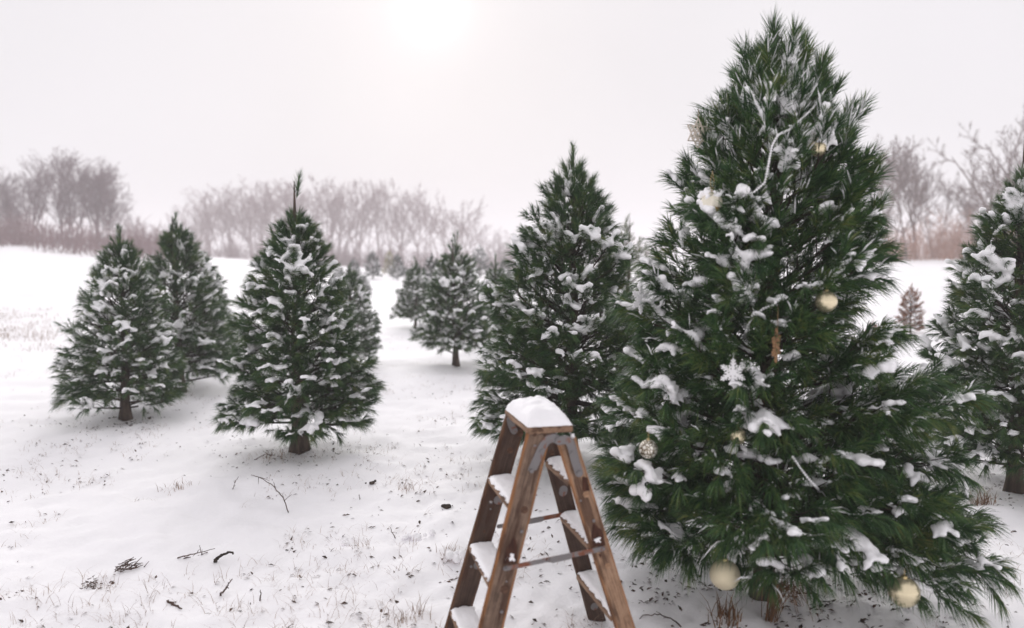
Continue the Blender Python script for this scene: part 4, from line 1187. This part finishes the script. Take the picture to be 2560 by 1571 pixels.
# single twigs, sticks and clods
DARKTWIG = noisy_mat('wet_twig', [(0.3, (0.03, 0.018, 0.014)), (0.7, (0.13, 0.075, 0.055))], 40)
def stick(name, label, pts, r, forks=0, seed=0, cat='twig', m=None, lift=0.0):
    """pts: (px, py, raise in m) in the 2464 view; each stands on the snow below it"""
    rg = np.random.default_rng(seed); g0 = base(pts[0][0], pts[0][1])
    P = []
    for x, y, up_ in pts:
        if up_ <= 0:
            g = base(x, y); P.append(np.array(g) + (0, 0, r * 0.6))
        else:
            P.append(np.array(at(x * K, y * K, g0.y + up_ * 0.3)))
    P = np.array(P); tq = np.linspace(0, 1, len(P)); t2 = np.linspace(0, 1, 4 * len(P))
    Pp = np.c_[[np.interp(t2, tq, P[:, k]) for k in range(3)]].T
    Pp += rg.normal(0, r * 0.5, Pp.shape)
    paths = [(Pp, np.linspace(r, r * 0.45, len(Pp)))]
    for k in range(forks):
        i = rg.integers(2, len(Pp) - 2); d = unit(rg.normal(size=3) + np.array([0, 0, 0.6])); ln = np.linalg.norm(P[-1] - P[0]) * rg.uniform(0.12, 0.3)
        paths.append((np.array([Pp[i], Pp[i] + d * ln * 0.5, Pp[i] + d * ln + (0, 0, -0.1 * ln)]), np.array([r * 0.6, r * 0.45, r * 0.3])))
    V, Q = tubes(paths, 6); o0 = P[0].copy()
    return thing(name, label, cat, o0, 0, 'twigs lying in the snow', me=mesh_np(name, V - o0, [Q], True), mat=m or DARKTWIG)
stick('twig', 'long thin arching twig in the snow below the dark pine with long leader', [(694, 1236, 0), (683, 1200, 0.02), (660, 1172, 0.05), (632, 1152, 0.07), (604, 1143, 0.06)], 0.0035, 5, 1)
stick('stick', 'short stick standing slanted out of the snow at the lower left', [(531, 1438, 0), (545, 1415, 0.02), (558, 1394, 0.05)], 0.005, 1, 2)
stick('stick', 'broken stick lying at the bottom left of the snow', [(402, 1448, 0), (420, 1460, 0), (437, 1471, 0)], 0.006, 1, 3)
stick('stick', 'stubby upright stick near the bottom of the snow', [(626, 1449, 0), (627, 1420, 0.05)], 0.004, 0, 4)
stick('twig', 'thin twig with side shoots lying left of the bark piece', [(428, 1346, 0), (470, 1332, 0.01), (518, 1320, 0.02)], 0.0035, 5, 5)
stick('twig', 'second thin twig lying parallel below the other one', [(440, 1350, 0), (480, 1340, 0), (500, 1330, 0)], 0.003, 3, 6)
stick('twig', 'small bent twig left of the ladder', [(952, 1298, 0), (943, 1280, 0.02), (940, 1268, 0.03)], 0.003, 1, 7)
stick('twig', 'curved dark twig hooped over the litter beside the rear ladder leg', [(1640, 1512, 0), (1615, 1490, 0.03), (1585, 1478, 0.05), (1550, 1480, 0.04), (1530, 1495, 0.01)], 0.0035, 2, 8)
stick('twig', 'small twig standing between ladder and lower frame edge', [(866, 1205, 0), (864, 1190, 0.02)], 0.003, 2, 9)
stick('twig', 'tiny forked twig above the arching twig', [(560, 1180, 0), (566, 1160, 0.02), (574, 1148, 0.03)], 0.003, 3, 10)
stick('twig', 'dark twig near the litter patch of the dark pine', [(612, 1110, 0), (640, 1092, 0.01), (662, 1096, 0.01)], 0.004, 3, 11)
def clod(name, label, px, py, w, h, n, m, cat, seed, twigs=0):
    rg = np.random.default_rng(seed); c = np.array(base(px, py)); s = c[1] * K / F_PX
    C = c + np.c_[rg.normal(0, w * s * 0.25, n), rg.normal(0, w * s * 0.25, n), rg.uniform(0, h * s * 0.6, n)]
    V, Q, T = blobs(C, rg.uniform(0.12, 0.26, n) * w * s, 0.006, 0.9)
    fs = [f for f in (Q, T) if len(f)]
    return thing(name, label, cat, c, 0, None, me=mesh_np(name, V - c, fs, True), mat=m)
def twig_pile(label, px, py, w, seed):
    rg = np.random.default_rng(seed); c = np.array(base(px, py)); s = c[1] * K / F_PX; paths = []
    for k in range(30):
        a = c + (rg.normal(0, w * s * 0.25), rg.normal(0, 0.04), rg.uniform(0.0, 0.035)); d = np.array([1, rg.normal(0, 0.5), 0.25 + rg.normal(0, 0.35)]) * w * s * rg.uniform(0.12, 0.4)
        paths.append((np.array([a - d * .5, a + rg.normal(0, 0.004, 3), a + d * .5]), np.array([0.002, 0.0024, 0.0012])))
    V, Q = tubes(paths, 5)
    thing('twig_pile', label, 'twigs', c, 0, None, me=mesh_np('twig_pile', V - c, [Q], True), mat=DARKTWIG)['kind'] = 'stuff'
twig_pile('small heap of dark dead twigs in the snow at the lower left', 318, 1372, 80, 1)
twig_pile('little tangle of brown twigs below the bigger heap of dark twigs', 222, 1415, 34, 2)
stick('bark_piece', 'bent dark piece of bark sticking out of the snow beside the thin twigs', [(514, 1356, 0), (528, 1340, 0.01), (548, 1328, 0.035), (560, 1330, 0.03)], 0.009, 0, 12, 'bark', TWIG)
clod('clod', 'small black clod left of the ladder', 1073, 1226, 26, 14, 7, TWIG, 'clod', 1)
clod('clod', 'dark clod in the snow below the track', 893, 1168, 22, 10, 6, TWIG, 'clod', 2)
clod('snow_lump', 'lumpy snow covered tussock left of the ladder', 1003, 1300, 44, 22, 12, SNOW, 'snow', 3)
clod('snow_lump', 'snow lumps on the grassy tussock beside the front ladder rail', 1098, 1352, 44, 50, 18, SNOW, 'snow', 4)
clod('snow_lump', 'low snow covered tussock right of the upright stick', 836, 1312, 34, 14, 9, SNOW, 'snow', 5)
clod('snow_lump', 'white snow lump beyond the lower right boughs of the decorated pine', 2322, 1262, 62, 60, 16, SNOW, 'snow', 6)
def tussock(label, px, py, n, h, w, m, spread=0.05, lean=0.5, seed=0, name='grass_tussock', cat='grass', bw=0.003):
    rg = np.random.default_rng(seed); c = np.array(base(px, py))
    q = np.c_[c[0] + rg.normal(0, spread, n), c[1] + rg.normal(0, spread, n)]
    V, T = blades(np.c_[q, terrain(q[:, 0], q[:, 1]) - 0.01], rg.uniform(0.4, 1.0, n) * h, bw, lean, rg)
    thing(name, label, cat, c, 0, None, me=mesh_np(name, V - c, [T], False), mat=m)['kind'] = 'stuff'
tussock('straw tussock poking out of snow lumps beside the front ladder rail', 1082, 1345, 60, 0.09, 0.03, STRAW, 0.025, 0.5, 1)
tussock('grass tussock at the lower edge of the view left of the ladder', 985, 1490, 50, 0.10, 0.03, STRAW, 0.05, 0.6, 2)
tussock('dry grass tussock at the foot of the dark pine with long leader', 660, 1100, 70, 0.10, 0.03, STRAW, 0.08, 0.6, 3)
tussock('straw tussock in the snow left of the arching twig', 430, 1180, 40, 0.09, 0.03, STRAW, 0.05, 0.7, 4)
tussock('dry tuft of grass behind the ladder beside the black clod', 985, 1180, 40, 0.09, 0.03, STRAW, 0.04, 0.7, 5)
tussock('rust brown dead weed tuft in the litter below the large glitter ball', 1748, 1500, 70, 0.12, 0.03, WEED, 0.03, 0.5, 6, 'dead_weed', 'plant', 0.005)
tussock('brown dead weed beside the trunk of the right pine', 2365, 1215, 60, 0.13, 0.03, WEED, 0.04, 0.6, 7, 'dead_weed', 'plant', 0.004)
# the curled brown dead plant at the foot of the decorated pine
c = np.array(base(1852, 1500)); rg = np.random.default_rng(9); paths = []
for k in range(46):
    h = rg.uniform(0.13, 0.20); dx = rg.normal(0.045, 0.02); dy = rg.normal(0, 0.03); b0 = c + (rg.normal(0, 0.012), rg.normal(0, 0.012), -0.01)
    top = b0 + (dx * 0.9, dy * 0.6, h); dr = np.array([rg.normal(0.03, 0.03), rg.normal(0, 0.03), 0])
    paths.append((np.array([b0, b0 + (dx * 0.3, dy * 0.3, h * 0.5), top, top + dr + (0, 0, 0.008), top + dr * 1.7 - (0, 0, rg.uniform(0.03, 0.10))]), np.array([0.002, 0.002, 0.0018, 0.0014, 0.0008])))
V_, Q_ = tubes(paths, 4)
thing('dead_weed', 'curled over brown dead plant at the trunk foot of the decorated pine', 'plant', c, 0, None, me=mesh_np('dead_weed', V_ - c, [Q_], True), mat=WEED)

# ------------------------------------------------------------------ haze
bm = bmesh.new(); bmesh.ops.create_cube(bm, size=1)
hz = link('haze', bm_mesh('haze', bm))
hz.scale = (1000, 1000, 17.5); hz.location = (0, 0, 7)
hz['kind'] = 'stuff'; hz['label'] = 'pale winter haze over the field'
hm = bpy.data.materials.new('haze'); hm.use_nodes = True
hm.node_tree.nodes.clear()
ho = hm.node_tree.nodes.new('ShaderNodeOutputMaterial'); hv = hm.node_tree.nodes.new('ShaderNodeVolumePrincipled')
hv.inputs['Color'].default_value = (1.0, 0.975, 0.99, 1); hv.inputs['Density'].default_value = 0.0032
hm.node_tree.links.new(hv.outputs[0], ho.inputs['Volume'])
hz.data.materials.append(hm)
